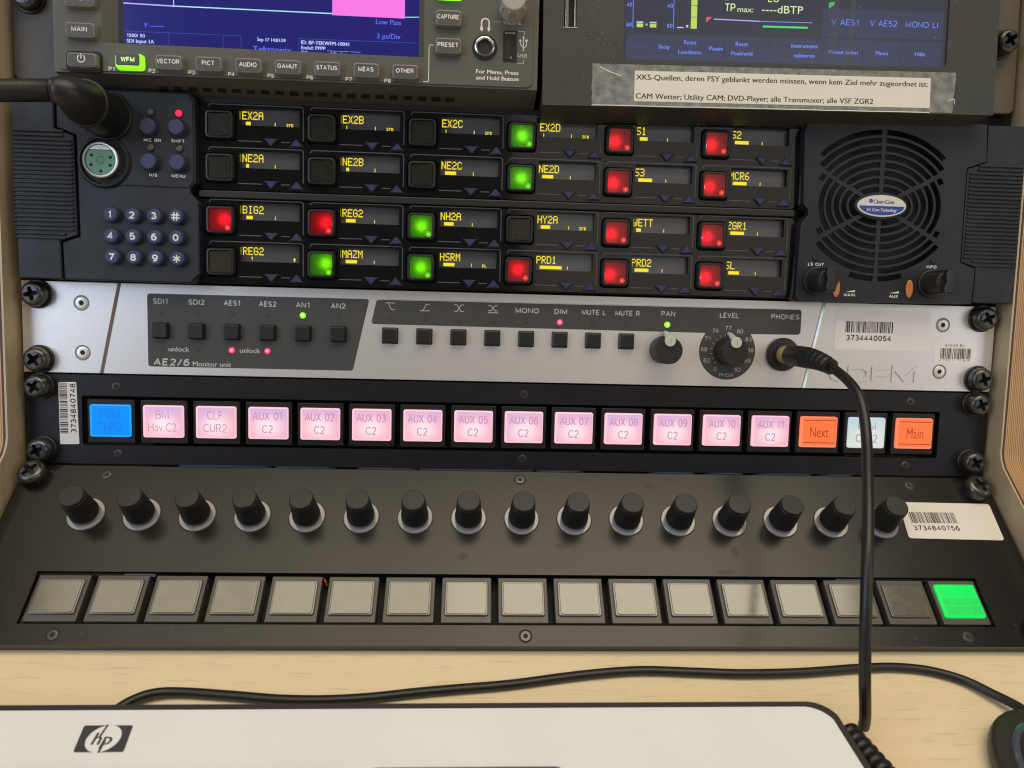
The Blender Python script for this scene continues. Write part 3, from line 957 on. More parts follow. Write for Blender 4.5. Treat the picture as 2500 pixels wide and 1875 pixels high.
# body with the sloping underside
b.add([(-212.6, 135.0, 18), (1.2, 135.6, 18), (1.2, 131.2, 3), (-212.6, 131.0, 3), (-212.6, 131.0, -80), (1.2, 131.2, -80), (1.2, VT, 12), (-212.6, VT, 12), (-212.6, VT, -80), (1.2, VT, -80)],
      [(0, 3, 2, 1), (3, 4, 5, 2), (1, 2, 5, 9, 6), (0, 7, 8, 4, 3), (7, 6, 9, 8), (4, 8, 9, 5)], 'bezel')
b.build("housing", wf, smooth=20)
b = MB()
for k in range(21):
    u = -172 + 6.55 * k
    sl = lambda w_: 131.02 + (w_ - 3) * (3.9 / 15) - 0.10
    b.add([(u + 0.8, sl(11.0), 11.0), (u + 4.6, sl(11.0), 11.0), (u + 4.0, sl(7.6), 7.6), (u, sl(7.6), 7.6)], [(0, 3, 2, 1)], 'dark')
b.build("vent_slots", wf)
# screen
b = MB()
b.rect(-186.6, -53.2, 149.0, 248, 15.3, 'scr_navy')
b.build("screen", wf)
s_ = MB()
z = 15.36
s_.rect(-186.4, -184.2, 149, 248, z, 'ink')
s_.line([(-184.0, 167.0), (-162.3, 166.7)], 0.55, z, 'scr_violet')
s_.line([(-162.3, 166.4), (-162.3, 178)], 0.4, z + .01, 'scr_white')
s_.line([(-162.0, 166.7), (-92.2, 166.7)], 0.5, z, 'scr_cyan')
s_.rect(-92.2, -59.6, 166.0, 185, z, 'scr_pink')
s_.line([(-59.4, 166.6), (-53.4, 166.9)], 0.35, z, 'scr_cyan')
s_.text("Y", -174.6, 157.9, 2.2, z, 'scr_blue')
s_.line([(-172.8, 157.6), (-166.7, 157.6)], 0.3, z, 'scr_blue')
for t, v in (("1080I 50", 153.3), ("SDI Input 1A", 150.9), ("Ref: BAL", 148.6)):
    s_.text(t, -183.0, v, 1.55, z, 'scr_white', align='L', bold=0.02)
s_.line([(-183.7, 155.0), (-132.8, 155.2)], 0.22, z, 'scr_box')
for u in (-164.6, -140.7, -132.8):
    s_.line([(u, 155), (u, 148.9)], 0.22, z, 'scr_box')
s_.text("Sep 17 14:01:59", -119.3, 154.0, 1.45, z, 'scr_white', w=12.6, bold=0.02)
s_.text("Tektronix", -119.0, 149.9, 2.3, z, 'scr_blue', w=17.2, bold=0.04)
s_.line([(-107.1, 149), (-107.1, 155.1), (-53.6, 155.5)], 0.22, z, 'scr_box')
s_.text("ID: BP-TEKWFM-10041", -106.0, 153.6, 1.6, z, 'scr_white', w=21.4, align='L', bold=0.02)
s_.text("Embd: PPPP ____ ____ ____", -106.0, 151.3, 1.5, z, 'scr_white', w=26.5, align='L', bold=0.02)
s_.text("TC:", -106.0, 149.1, 1.5, z, 'scr_white', align='L', bold=0.02)
s_.text("Missing", -89.0, 149.0, 1.5, z, 'scr_white', w=7.3, bold=0.02)
s_.text("Low Pass", -66.9, 164.1, 2.2, z, 'scr_blue', w=11.3)
s_.text("3 \u00b5s/Div", -66.8, 157.9, 2.2, z, 'scr_blue', w=10.6)
s_.build("screen_readout", wf)

def wf_key(u, v, w, h, legend, lw, lit=False, lh=2.0):
    k = MB()
    if lit:
        k.rr(u, v, w, h, 1.5, 19.5, 22.4, 'green_led', bev=0.6, taper=0.25)
        k.rr(u - 0.3, v + 0.5, w - 2.2, h - 2.0, 0.7, 22.2, 23.0, 'bezel_key', bev=0.3)
        k.text(legend, u - 0.2, v + 0.5, lh, 23.03, 'green_core', w=lw, bold=0.025)
    else:
        k.rr(u, v, w, h, 1.5, 19.5, 22.9, 'key_rim', bev=0.6, taper=0.3)
        k.rr(u, v, w - 1.9, h - 1.9, 1.0, 22.5, 23.0, 'bezel_key', bev=0.15)
        if legend:
            k.text(legend, u - 0.1, v + 0.3, lh, 23.03, 'white_ink', w=lw, bold=0.025)
    return k.build("control_key", wf, label=("%s key lit bright green" % legend if lit and legend else ("top key lit green" if lit else None)))
for i, (t, lw) in enumerate((("WFM", 5.8), ("VECTOR", 9.8), ("PICT", 5.4), ("AUDIO", 7.6), ("GAMUT", 8.7), ("STATUS", 9.2), ("MEAS", 6.8), ("OTHER", 7.8))):
    wf_key(-179.2 + 17.25 * i, 139.9 + 0.06 * i, 12.2, 6.9, t, lw, lit=(i == 0))
wf_key(-199.6, 152.0, 13.2, 7.0, "MAIN", 6.6)
wf_key(-199.6, 165.0, 13.2, 7.0, "DISPLAY", 9.4)
wf_key(-39.5, 176.5, 12.2, 7.4, "", 1, lit=True)
wf_key(-39.5, 164.4, 12.2, 7.4, "CAPTURE", 9.5)
wf_key(-39.4, 152.4, 12.2, 7.4, "PRESET", 9.3)
k = MB()
k.annulus(-199.2, 139.4, 0, 1, 20.0, 'bezel')
k.rr(-199.2, 139.4, 15.6, 9.0, 2.0, 19.9, 20.35, 'dark', bev=0.2)
k.rr(-199.2, 139.4, 13.2, 6.8, 1.6, 20.2, 22.9, 'key_rim', bev=0.6, taper=0.3)
k.rr(-199.2, 139.4, 11.3, 4.9, 1.0, 22.5, 23.0, 'bezel_key', bev=0.15)
arc = [(-199.2 + 1.55 * math.sin(R(a)), 139.9 + 1.55 * math.cos(R(a))) for a in range(38, 325, 15)]
k.line(arc, 0.42, 23.03, 'white_ink')
k.line([(-199.2, 140.0), (-199.2, 141.9)], 0.42, 23.09, 'white_ink')
k.build("power_key", wf)
k = MB()
k.cyl(-10.8, 171.0, 20, 31, 6.3, 'knob_light', r1=5.5, bev=0.8)
for q in range(10):
    a = 2 * math.pi * q / 10
    k.rr(-10.8 + 5.7 * math.cos(a), 171 + 5.7 * math.sin(a), 1.2, 1.2, 0.5, 20.2, 29.6, 'knob_light', bev=0.3)
k.build("volume_knob", wf)
k = MB()
k.lathe(-23.1, 153.2, [(5.5, 20.02), (5.5, 20.6), (5.2, 20.9), (4.6, 20.9)], 'black', 36, cap1=False)
k.lathe(-23.1, 153.2, [(4.6, 20.9), (4.4, 21.6), (3.9, 21.8), (3.3, 21.3), (3.2, 19.0)], 'chrome', 36, cap0=False, cap1=False)
k.annulus(-23.1, 153.2, 0, 3.25, 19.05, 'dark')
k.build("headphone_jack", wf)
k = MB()
k.rr(-11.7, 154.2, 6.2, 13.6, 0.5, 20.0, 20.25, 'dark', bev=0.1)
k.rr(-12.3, 153.9, 2.2, 11.2, 0.2, 20.26, 20.45, 'black', bev=0.1)
k.rr(-11.6, 159.9, 4.4, 0.9, 0.2, 20.26, 20.5, 'chrome', bev=0.1)
k.rr(-11.4, 149.2, 1.1, 1.0, 0.1, 20.26, 20.45, 'chrome_dull', bev=0.1)
k.build("usb_port", wf)
p = MB()
z = 20.04
for i in range(8):
    p.text("P%d" % (i + 1), -187.6 + 17.3 * i, 136.95 if i == 0 else 136.85, 1.8, z + (0 if 136.9 > 136.5 else 0), 'white_ink', w=2.8)
p.build("printed_lettering", wf)
p = MB()
p.text("VOLUME", -10.8, 164.6, 1.6, z, 'grey_ink', w=8.2)
for q in range(6):
    p.rect(-19.7 + 0.68 * q, -19.35 + 0.68 * q, 164.5, 164.8, z, 'grey_ink')
arc = [(-23 + 1.75 * math.cos(R(a)), 164.1 + 1.7 * math.sin(R(a))) for a in range(-15, 196, 15)]
p.line([(-21.3, 162.0)] + arc + [(-24.7, 162.0)], 0.6, z, 'white_ink')
for q in (-1, 1):
    p.flat([(-23 + q * 0.9, 161.9), (-23 + q * 2.1, 162.3), (-23 + q * 2.3, 160.9), (-23 + q * 1.3, 160.1)], z + 0.1, 'white_ink')
p.text("USB", -5.8, 150.4, 1.6, z, 'grey_ink', w=4.2)
p.line([(-8.0, 160.9), (-5.1, 160.9), (-5.1, 159.4)], 0.25, z, 'grey_ink')
p.line([(-8.0, 147.0), (-5.3, 147.0), (-5.3, 148.6)], 0.25, z, 'grey_ink')
p.line([(-5.6, 152.6), (-5.6, 158.4)], 0.4, z, 'white_ink')
p.flat([(-6.1, 158.0), (-5.1, 158.0), (-5.6, 159.2)], z + .02, 'white_ink')
p.line([(-5.6, 153.9), (-7.0, 155.4), (-7.0, 156.6)], 0.32, z, 'white_ink')
p.line([(-5.6, 153.4), (-4.2, 154.9), (-4.2, 156.9)], 0.32, z, 'white_ink')
p.annulus(-7.0, 156.9, 0, 0.5, z + .02, 'white_ink', 12)
p.rect(-4.65, -3.75, 156.6, 157.5, z + .02, 'white_ink')
p.build("printed_lettering", wf)
p = MB()
p.text("For Menu, Press", -26.7, 142.7, 1.75, z, 'white_ink', w=19.2, align='L', bold=0.02)
p.text("and Hold Button", -26.7, 140.0, 1.75, z, 'white_ink', w=19.2, align='L', bold=0.02)
p.line([(-50.4, 137.2), (-48.6, 137.2), (-48.1, 137.8), (-48.1, 152.7), (-47.6, 153.3), (-46.3, 153.3)], 0.32, z, 'white_ink')
p.build("printed_lettering", wf)
b = MB()
b.prism([(-240.3, 300), (-240.3, 138.5), (-238.0, 135.6), (-216, 135.6), (-211, 138), (-211, 300)], -1.5, 2.0, 'plate', bev=0.4)
b.build("mounting_ear", wf)
k = MB()
cross_screw(k, -232.0, 172.6, 2, 4.4, 6.3, rot=20)
k.build("rack_screw", wf)

# ================================================================== loudness meter (upper right)
lm = thing("loudness_meter", "dark half-width loudness meter with a blue touch screen and a taped paper note", "monitor", METER, (110, 131, 0))
b = MB()
scr = [(40.6, 154.3), (41.4, 152.6), (43.2, 151.8), (190.6, 151.8), (192.4, 152.6), (193.2, 154.3), (193.2, 250), (40.6, 250)]
slot = [(13.3, 165.4), (18.9, 165.4), (18.9, 185), (13.3, 185)]
b.plate([(3.8, 131.0), (217.4, 131.0), (217.4, 262), (3.8, 262)], [scr[::-1], slot], 14, 20, 'meter')
b.add([(3.8, 131, 20), (217.4, 131, 20), (207.5, 127.5, 8), (3.8, 127.5, 8), (3.8, 127.5, -60), (207.5, 127.5, -60), (217.4, 131, 14), (3.8, 131, 14)],
      [(0, 3, 2, 1), (3, 4, 5, 2), (1, 2, 6)], 'meter')
b.box(3.9, 207, 131.2, 261.8, -60, 14, 'meter')
b.build("housing", lm, smooth=20)
b = MB()
b.rect(40.6, 193.2, 151.6, 250, 18.6, 'met_bg')
b.rect(42.0, 191.6, 152.6, 163.9, 18.64, 'met_bar')
b.rect(133.6, 191.6, 165.0, 177.5, 18.64, 'met_bar')
b.build("touch_screen", lm)
z = 18.7
s_ = MB()
for u in (41.4, 76.5, 88, 108.5, 134, 153.5, 172.0):
    s_.line([(u, 153.0), (u, 163.5)], 0.15, z - 0.02, 'met_grid')
for u in (49.4, 53.2, 57.4, 60.2, 67.4, 76.6):
    s_.line([(u, 165.4), (u, 185)], 0.18, z - 0.02, 'met_grid')
for v in (165.3, 171.2, 176.9, 182.6):
    s_.line([(46.5, v), (58.0, v)], 0.18, z - 0.01, 'met_grid')
    s_.line([(65.0, v), (76.6, v)], 0.18, z - 0.01, 'met_grid')
for u0 in (43.3, 62.1):
    s_.text("40", u0, 176.7, 1.75, z, 'met_blue', w=2.5)
    s_.text("60", u0, 167.9, 1.75, z, 'met_blue', w=2.5)
    s_.line([(u0 + 1.75, 166.6), (u0 + 1.75, 195)], 0.3, z, 'met_blue')
for u in (48.3, 54.4):
    s_.rect(u - 1.5, u + 1.5, 166.9, 168.5, z, 'met_lime')
    s_.rect(u - 1.55, u + 1.55, 168.8, 169.4, z, 'scr_white')
s_.annulus(51.4, 168.1, 0, 0.55, z, 'met_green', 12)
s_.rect(65.6, 68.6, 167.0, 167.5, z, 'scr_white')
s_.annulus(70.2, 167.9, 0, 0.6, z, 'scr_white', 12)
for v in range(5):
    s_.rect(71.9, 74.7, 166.9 + 5.2 * v, 171.9 + 5.2 * v, z, 'met_lime')
s_.text("TP", 90.0, 176.7, 3.6, z, 'met_cream', w=4.9, bold=0.004)
s_.text("max:", 97.2, 176.1, 2.4, z, 'met_cream', w=7.4, bold=0.004)
s_.text("----dBTP", 114.6, 176.5, 3.3, z, 'met_cream', w=19.4, bold=0.004)
s_.text("LU", 110.2, 181.3, 3.3, z, 'met_cream', w=4.9, bold=0.004)
s_.text("II", 88.2, 181.3, 3.3, z, 'met_cream', w=2.0, bold=0.004)
s_.flat([(79.0, 169.7), (79.0, 172.3), (81.8, 172.3)], z, 'met_red')
s_.line([(82.9, 171.4), (104.0, 171.0)], 0.45, z, 'scr_violet')
s_.line([(104.0, 171.0), (128.8, 171.0)], 0.4, z, 'met_blue')
s_.rect(105.6, 126.8, 168.3, 169.2, z, 'met_green')
s_.flat([(136.4, 177.5), (136.4, 180.2), (139.2, 180.6), (138.8, 179.2)], z, 'met_green')
s_.text("V AES1", 144.5, 171.7, 2.7, z, 'met_blue', w=13.2, bold=0.004)
s_.text("V AES2", 162.8, 171.7, 2.7, z, 'met_blue', w=13.0, bold=0.004)
s_.text("MONO LI", 181.2, 171.6, 2.7, z, 'met_blue', w=15.6, bold=0.004)
s_.line([(164, 183.4), (190.4, 183.4)], 0.3, z, 'scr_white')
for t, u, v, w, m_ in (("Start", 47.2, 158.7, 5.3, 'met_dim'), ("Stop", 59.7, 158.6, 5.2, 'met_blue'), ("Reset", 71.9, 160.8, 5.8, 'met_blue'),
                       ("Loudness", 71.8, 156.5, 10.7, 'met_blue'), ("Pause", 84.1, 158.4, 6.3, 'met_blue'), ("Reset", 96.1, 160.7, 5.8, 'met_blue'),
                       ("Peakhold", 96.2, 156.5, 9.9, 'met_blue'), ("Instrument", 125.8, 160.6, 12.6, 'met_blue'), ("editieren", 125.7, 156.3, 9.7, 'met_blue'),
                       ("Preset laden", 144.2, 158.3, 13.8, 'met_blue'), ("Men\u00fc", 162.6, 158.3, 5.8, 'met_blue'), ("Hilfe", 181.1, 158.3, 5.0, 'met_blue')):
    s_.text(t, u, v, 1.75, z, m_, w=w, bold=0.006)
s_.build("screen_readout", lm)
b = MB()
b.flat([(136.0, 151.9), (140, 152.2), (141.6, 168), (141.0, 190), (137.3, 190), (136.3, 176), (137.8, 168), (136.2, 160)], 18.78, 'met_smear')
b.flat([(145.0, 152.3), (148.6, 152.6), (148.2, 158), (149.4, 190), (147.4, 190), (145.6, 160)], 18.80, 'met_smear')
b.build("smear", lm)
b = MB()
b.box(13.35, 18.85, 165.5, 184.8, 10, 10.4, 'dark')
b.rr(14.6, 175.4, 1.5, 19.2, 0.3, 10.4, 19.4, 'chrome', bev=0.2)
b.rr(18.3, 175.4, 0.7, 19.4, 0.2, 10.4, 20.2, 'chrome', bev=0.2)
b.rr(16.1, 165.3, 6.4, 0.4, 0.15, 19, 20.25, 'chrome_dull', bev=0.1)
b.build("usb_slot", lm)
b = MB()
rnd = random.Random(3)
L = [(26.5 + rnd.uniform(-.25, .35), 149.8 - k * 1.83) for k in range(11)]
Rr = [(197.3 + 0.25 * k * 0.35 + rnd.uniform(-.25, .25), 131.6 + k * 1.83) for k in range(11)]
b.prism(L + Rr, 20.03, 20.13, 'tape')
tape = b.build("adhesive_tape", lm, label="strip of grey clear tape over the paper note")
b = MB()
pts = [(26.6, 131.4)] + [(26.6 + 10.0 * k, 131.45 + rnd.uniform(-.12, .12)) for k in range(1, 16)] + [(186, 131.5)]
b.line(pts, 0.38, 20.2, 'tape_highlight')
b.line([(30.0, 148.4), (34.5, 146.4), (39.5, 144.8)], 0.35, 20.2, 'tape_highlight')
b.line([(195.0, 137.2), (197.9, 137.8), (198.1, 135.6)], 0.25, 20.2, 'tape_highlight')
b.line([(26.7, 149.6), (29, 145.5), (28, 141)], 0.3, 20.2, 'tape')
b.build("tape_highlight", tape)
b = MB()
b.prism([(46.0, 133.5), (186.2, 133.5), (186.0, 147.1), (46.1, 147.1)], 20.14, 20.22, 'paper')
b.text("XKS-Quellen, deren FSY geblankt werden m\u00fcssen, wenn kein Ziel mehr zugeordnet ist:", 115.7, 144.3, 2.35, 20.24, 'ink', w=138.0, bold=0.014)
b.text("CAM Wetter; Utility CAM; DVD-Player; alle Transmuxer; alle VSF ZGR2", 102.8, 135.9, 2.35, 20.24, 'ink', w=112.0, bold=0.014)
b.build("paper_note", lm, label="white paper strip with two lines of German text")
b = MB()
b.prism([(206, 300), (206, 139), (211, 137.0), (238.6, 137.0), (240.6, 139), (240.6, 300)], -1.5, 2.0, 'plate_olive', bev=0.4)
b.build("mounting_ear", lm)
k = MB()
cross_screw(k, 231.0, 169.5, 2, 7.0, 5.9, rot=35)
k.build("rack_screw", lm)

# ================================================================== intercom panel
ic = thing("intercom_panel", "black two-row intercom key panel with red and green lit keys, keypad and round speaker grille", "intercom", RACK, (0, 44.5, 0))
b = MB()
b.box(-216, 222, 45.5, 131.2, -60, 0.2, 'dark')
b.box(-158.5, 135.5, 44.6, 131.5, 0.3, 0.8, 'com_gap')
b.build("chassis", ic)
left = [(-218.0, 131.3), (-218.0, 113.4), (-209.4, 110.2), (-208.8, 64.4), (-216.7, 61.5), (-216.3, 44.4), (-158.8, 44.2), (-154.6, 48.6),
        (-154.6, 81.6), (-158.2, 85.6), (-158.2, 88.2), (-155.8, 90.6), (-155.8, 128.5), (-158.0, 131.3)]
b = MB()
b.prism(left, 0.5, 9.2, 'com', bev=0.5)
# raised upper field round the sockets
b.prism([(-207.6, 130.6), (-207.6, 112.5), (-205.8, 94.2), (-199.3, 88.3), (-159.2, 87.9), (-156.6, 91.2), (-156.6, 128.0), (-158.6, 130.6)], 9.2, 9.7, 'com', bev=0.35)
b.lathe(-196.6, 98.6, [(12.2, 9.0), (12.0, 10.0), (11.3, 10.9), (10.6, 11.0), (10.2, 10.2), (10.0, 9.75)], 'com', 48, cap0=False, cap1=False)
b.annulus(-169.1, 95.0, 0, 0.65, 9.76, 'dark', 14)
b.build("left_module", ic, smooth=28)

def ribbed(poly, vr, edge, name):
    e = MB()
    e.prism(poly, 0.2, 9.6, 'com', bev=0.4)
    v = vr[0]
    while v < vr[1]:
        x0, x1 = edge(v)
        e.rr((x0 + x1) / 2, v, x1 - x0, 1.15, 0.5, 9.3, 10.5, 'com', bev=0.45)
        v += 1.93
    return e.build(name, ic, smooth=28)
ribbed([(-237.6, 131.3), (-218.9, 131.3), (-218.9, 112.9), (-210.3, 109.7), (-209.7, 64.8), (-217.5, 62.0), (-217.1, 44.5), (-236.5, 44.6)],
       (63.2, 112.6), lambda v: (-237.4, -210.8 if 65.5 < v < 109 else -214.5), "ear_cover")
ribbed([(223.0, 131.0), (242.6, 131.4), (242.4, 45.3), (221.9, 45.1), (222.3, 61.9), (214.6, 64.9), (214.2, 110.2), (223.8, 113.5)],
       (63.4, 112.6), lambda v: (215.2 if 66 < v < 109.5 else 219.5, 242.3), "ear_cover")

b = MB()
b.annulus(-196.9, 98.7, 0, 10.1, 9.74, 'dark', 40)
b.lathe(-197.3, 98.9, [(8.1, 9.75), (8.1, 12.2), (7.7, 12.6), (7.0, 12.5), (6.7, 11.9), (6.7, 10.6)], 'chrome_dull', 48, cap0=False, cap1=False)
dsh = []
for k in range(61):
    a = R(136 + (404 - 136) * k / 60)
    dsh.append((-197.3 + 6.75 * math.cos(a), 98.8 + 6.75 * math.sin(a)))
top = [(-197.3 + 6.75 * math.cos(R(a)), 98.8 + 6.75 * math.sin(R(a))) for a in range(44, 137, 4)]
b.flat(top, 12.2, 'chrome_dull')
b.prism(dsh, 10.0, 11.9, 'xlr_green', bev=0.2)
for a in (150, 20, 205, 335, 270):
    b.annulus(-197.3 + 4.7 * math.cos(R(a)), 98.6 + 4.7 * math.sin(R(a)), 0, 0.75, 11.93, 'dark', 14)
b.annulus(-197.3, 98.9, 1.5, 1.75, 11.93, 'com', 20)
b.build("headset_socket", ic)

for (u, v, c, lb) in ((-175.4, 121.4, 'led_off', None), (-162.7, 121.5, 'red_led', "indicator lamp lit red"), (-175.6, 105.6, 'led_off', None), (-162.7, 105.6, 'led_off', None)):
    k = MB()
    k.cyl(u, v, 9.5, 10.1, 1.75, 'com_gap', bev=0.1)
    k.cyl(u, v, 9.6, 10.6, 1.6, c, bev=0.6)
    k.build("indicator_lamp", ic, label=lb)
k = MB()
k.lathe(0, 0, [(4.6, 9.72), (4.4, 9.75), (3.7, 9.75)], 'dark', 32, cap0=False, cap1=False)
k.cyl(0, 0, 9.4, 13.0, 3.75, 'blue_key', bev=0.6, r1=3.55)
rk = k.build("round_key", ic, loc=(-175.9, 114.6, 0))
for (u, v) in ((-163.2, 114.7), (-175.8, 98.9), (-163.0, 98.9)):
    again(rk, ic, (u, v, 0))
for i, t in enumerate("123#4560789*"):
    c, r = i % 4, i // 4
    k = MB()
    k.annulus(0, 0, 3.3, 4.2, 9.24, 'com_gap', 28)
    k.cyl(0, 0, 9.0, 12.2, 3.55, 'blue_key', bev=0.9, r1=3.4)
    if t == '*':
        for a in (0, 60, 120):
            ca, sa = math.cos(R(a + 90)), math.sin(R(a + 90))
            k.line([(-1.5 * ca, -1.5 * sa), (1.5 * ca, 1.5 * sa)], 0.62, 12.22 + a * 0.0002, 'white_ink')
    elif t == '#':
        for q in (-.65, .65):
            k.line([(q - .1, -1.6), (q + .1, 1.6)], 0.62, 12.22, 'white_ink')
            k.line([(-1.6, q), (1.6, q)], 0.62, 12.235, 'white_ink')
    else:
        k.text(t, 0, 0, 3.3, 12.22, 'white_ink', w=1.6 if t == '1' else 2.7, bold=0.045)
    k.build("keypad_key", ic, loc=(-193.6 + 9.83 * c + (0.3 if r == 2 else 0), 74.5 - 9.65 * r, 0))

# key field: two glossy plates with real display windows
KU = [-145.7 + 47.12 * i for i in range(6)]
KV = [118.1, 98.45, 74.3, 54.8]
for rows, (v0, v1) in (((0, 1), (88.6, 128.4)), ((2, 3), (45.2, 84.2))):
    holes = []
    for u in KU:
        for r in rows:
            v = KV[r]
            holes.append([(u + 8.6, v + 0.5), (u + 8.6, v + 8.9), (u + 36.4, v + 8.9), (u + 36.4, v + 0.5)])
            holes.append(rr_loop(u, v, 14.6, 14.4, 2.2)[::-1])
    b = MB()
    if rows[0] == 0:
        out = [(-156.0, v0 + 2), (-154.2, v0), (129.5, v0), (131.6, v0 + 2), (131.8, v1 - 2), (129.8, v1), (-154.2, v1), (-156.0, v1 - 2)]
    else:
        out = [(-156.4, v0 + 1), (-155.4, v0), (127.5, v0), (130.0, v0 + 2.5), (132.2, v1 - 3), (130.0, v1), (-155.4, v1), (-156.4, v1 - 1)]
    b.plate(out, holes, 1.6, 4.6, 'gloss')
    for u in KU:
        for r in rows:
            v = KV[r]
            z = 4.63
            b.line([(u + 8.2, v - 6.7), (u + 18.6, v - 6.7)], 0.42, z, 'line')
            b.line([(u + 28.1, v - 6.7), (u + 31.9, v - 6.7)], 0.42, z, 'line')
            b.line([(u - 5.6, v + 8.6), (u - 4.8, v + 9.7), (u + 37.4, v + 9.7), (u + 38.2, v + 9.0), (u + 38.2, v - 5.6)], 0.42, z, 'line')
    b.build("key_field", ic)
b = MB()
b.rr(-12.5, 86.4, 287.0, 3.4, 0.6, 1.5, 5.6, 'black', bev=0.5)
b.build("divider_bar", ic)
b = MB()
b.prism([(-156, 131.4), (-156, 128.9), (131.5, 128.9), (131.5, 131.4)], 1.5, 3.0, 'black')
b.build("upper_trim", ic)
b = MB()
# blue-black flank between the key field and the speaker module
b.prism([(132.3, 130.6), (132.3, 90.5), (135.4, 87.8), (135.4, 85.2), (132.6, 81.5), (131.0, 45.4), (133.6, 43.6), (137, 43.6), (137, 130.6)], 0.6, 6.5, 'com', bev=0.5)
b.build("speaker_flank", ic)

def key_mesh(state):
    k = MB()
    k.rr(0, 0, 14.0, 13.8, 2.0, 1.6, 2.4, 'dark', bev=0.2)
    fr = rr_loop(0, 0, 13.0, 12.8, 1.7)
    L = [[(x, y, 2.0) for x, y in fr], [(x, y, 6.6) for x, y in fr], [(x * 0.94, y * 0.94, 7.4) for x, y in fr], [(x * 0.83, y * 0.84, 7.5) for x, y in fr], [(x * 0.80, y * 0.81, 6.7) for x, y in fr]]
    k.loft(L, 'black', cap1=False)
    return k
def lens_mesh(state, hx, hy):
    l = MB()
    sq = rr_loop(0, 0, 10.3, 10.3, 0.9)
    if state in 'rg':
        mt, hot, gl = ('lens_red', 'hot_red', 'glow_red') if state == 'r' else ('lens_green', 'hot_green', 'glow_green')
        l.flat(sq, 6.85, mt)
        l.loft([[(x, y, 3.0) for x, y in sq], [(x, y, 6.75) for x, y in sq]][::-1], 'key_inside', cap0=False, cap1=False)
        l.flat(sq, 3.0, 'key_inside')
        l.lathe(hx, hy, [(2.1, 4.9), (2.0, 5.1), (0.9, 5.1), (0.8, 4.9)], 'lamp_white', 24, cap0=False, cap1=False)
        l.annulus(hx, hy, 0.85, 2.05, 5.12, 'lamp_white', 24)
        l.annulus(3.5, -3.6, 0, 0.7, 6.95, hot, 18)
        l.annulus(3.5, -3.6, 1.0, 1.3, 6.95, gl, 22)
    else:
        mt = {'o': 'lens_off', 'b': 'lens_off_brown'}[state]
        l.rr(0, 0, 10.3, 10.3, 0.9, 6.0, 6.9, mt, bev=0.2)
        l.annulus(3.3, -3.5, 1.0, 1.25, 6.93, 'lens_off_brown', 20)
    return l
STATE = ["ooogrr", "ooogrr", "rrgorr", "bggrrr"]
TEXT = [["EX2A", "EX2B", "EX2C", "EX2D", "S1", "S2"], ["NE2A", "NE2B", "NE2C", "NE2D", "S3", "MCR6"],
        ["BIG2", "REG2", "NH2A", "HY2A", "WETT", "ZGR1"], ["REG2", "MAZM", "HSRM", "PRD1", "PRD2", "SL"]]
BAR = [[2.3, 0, 0, 0, 3.8, 6.9], [1.4, 1.4, 5.4, 5.4, 6.9, 6.9], [3.0, 4.6, 4.6, 4.6, 2.3, 6.9], [0, 5.4, 5.4, 10.8, 6.9, 5.4]]
TAG = {(0, 0): 'ifb', (0, 1): 'ifb', (0, 2): 'ifb', (0, 3): 'ifb', (2, 3): 'ifb', (3, 2): 'pl'}
tri_d = tri_u = None
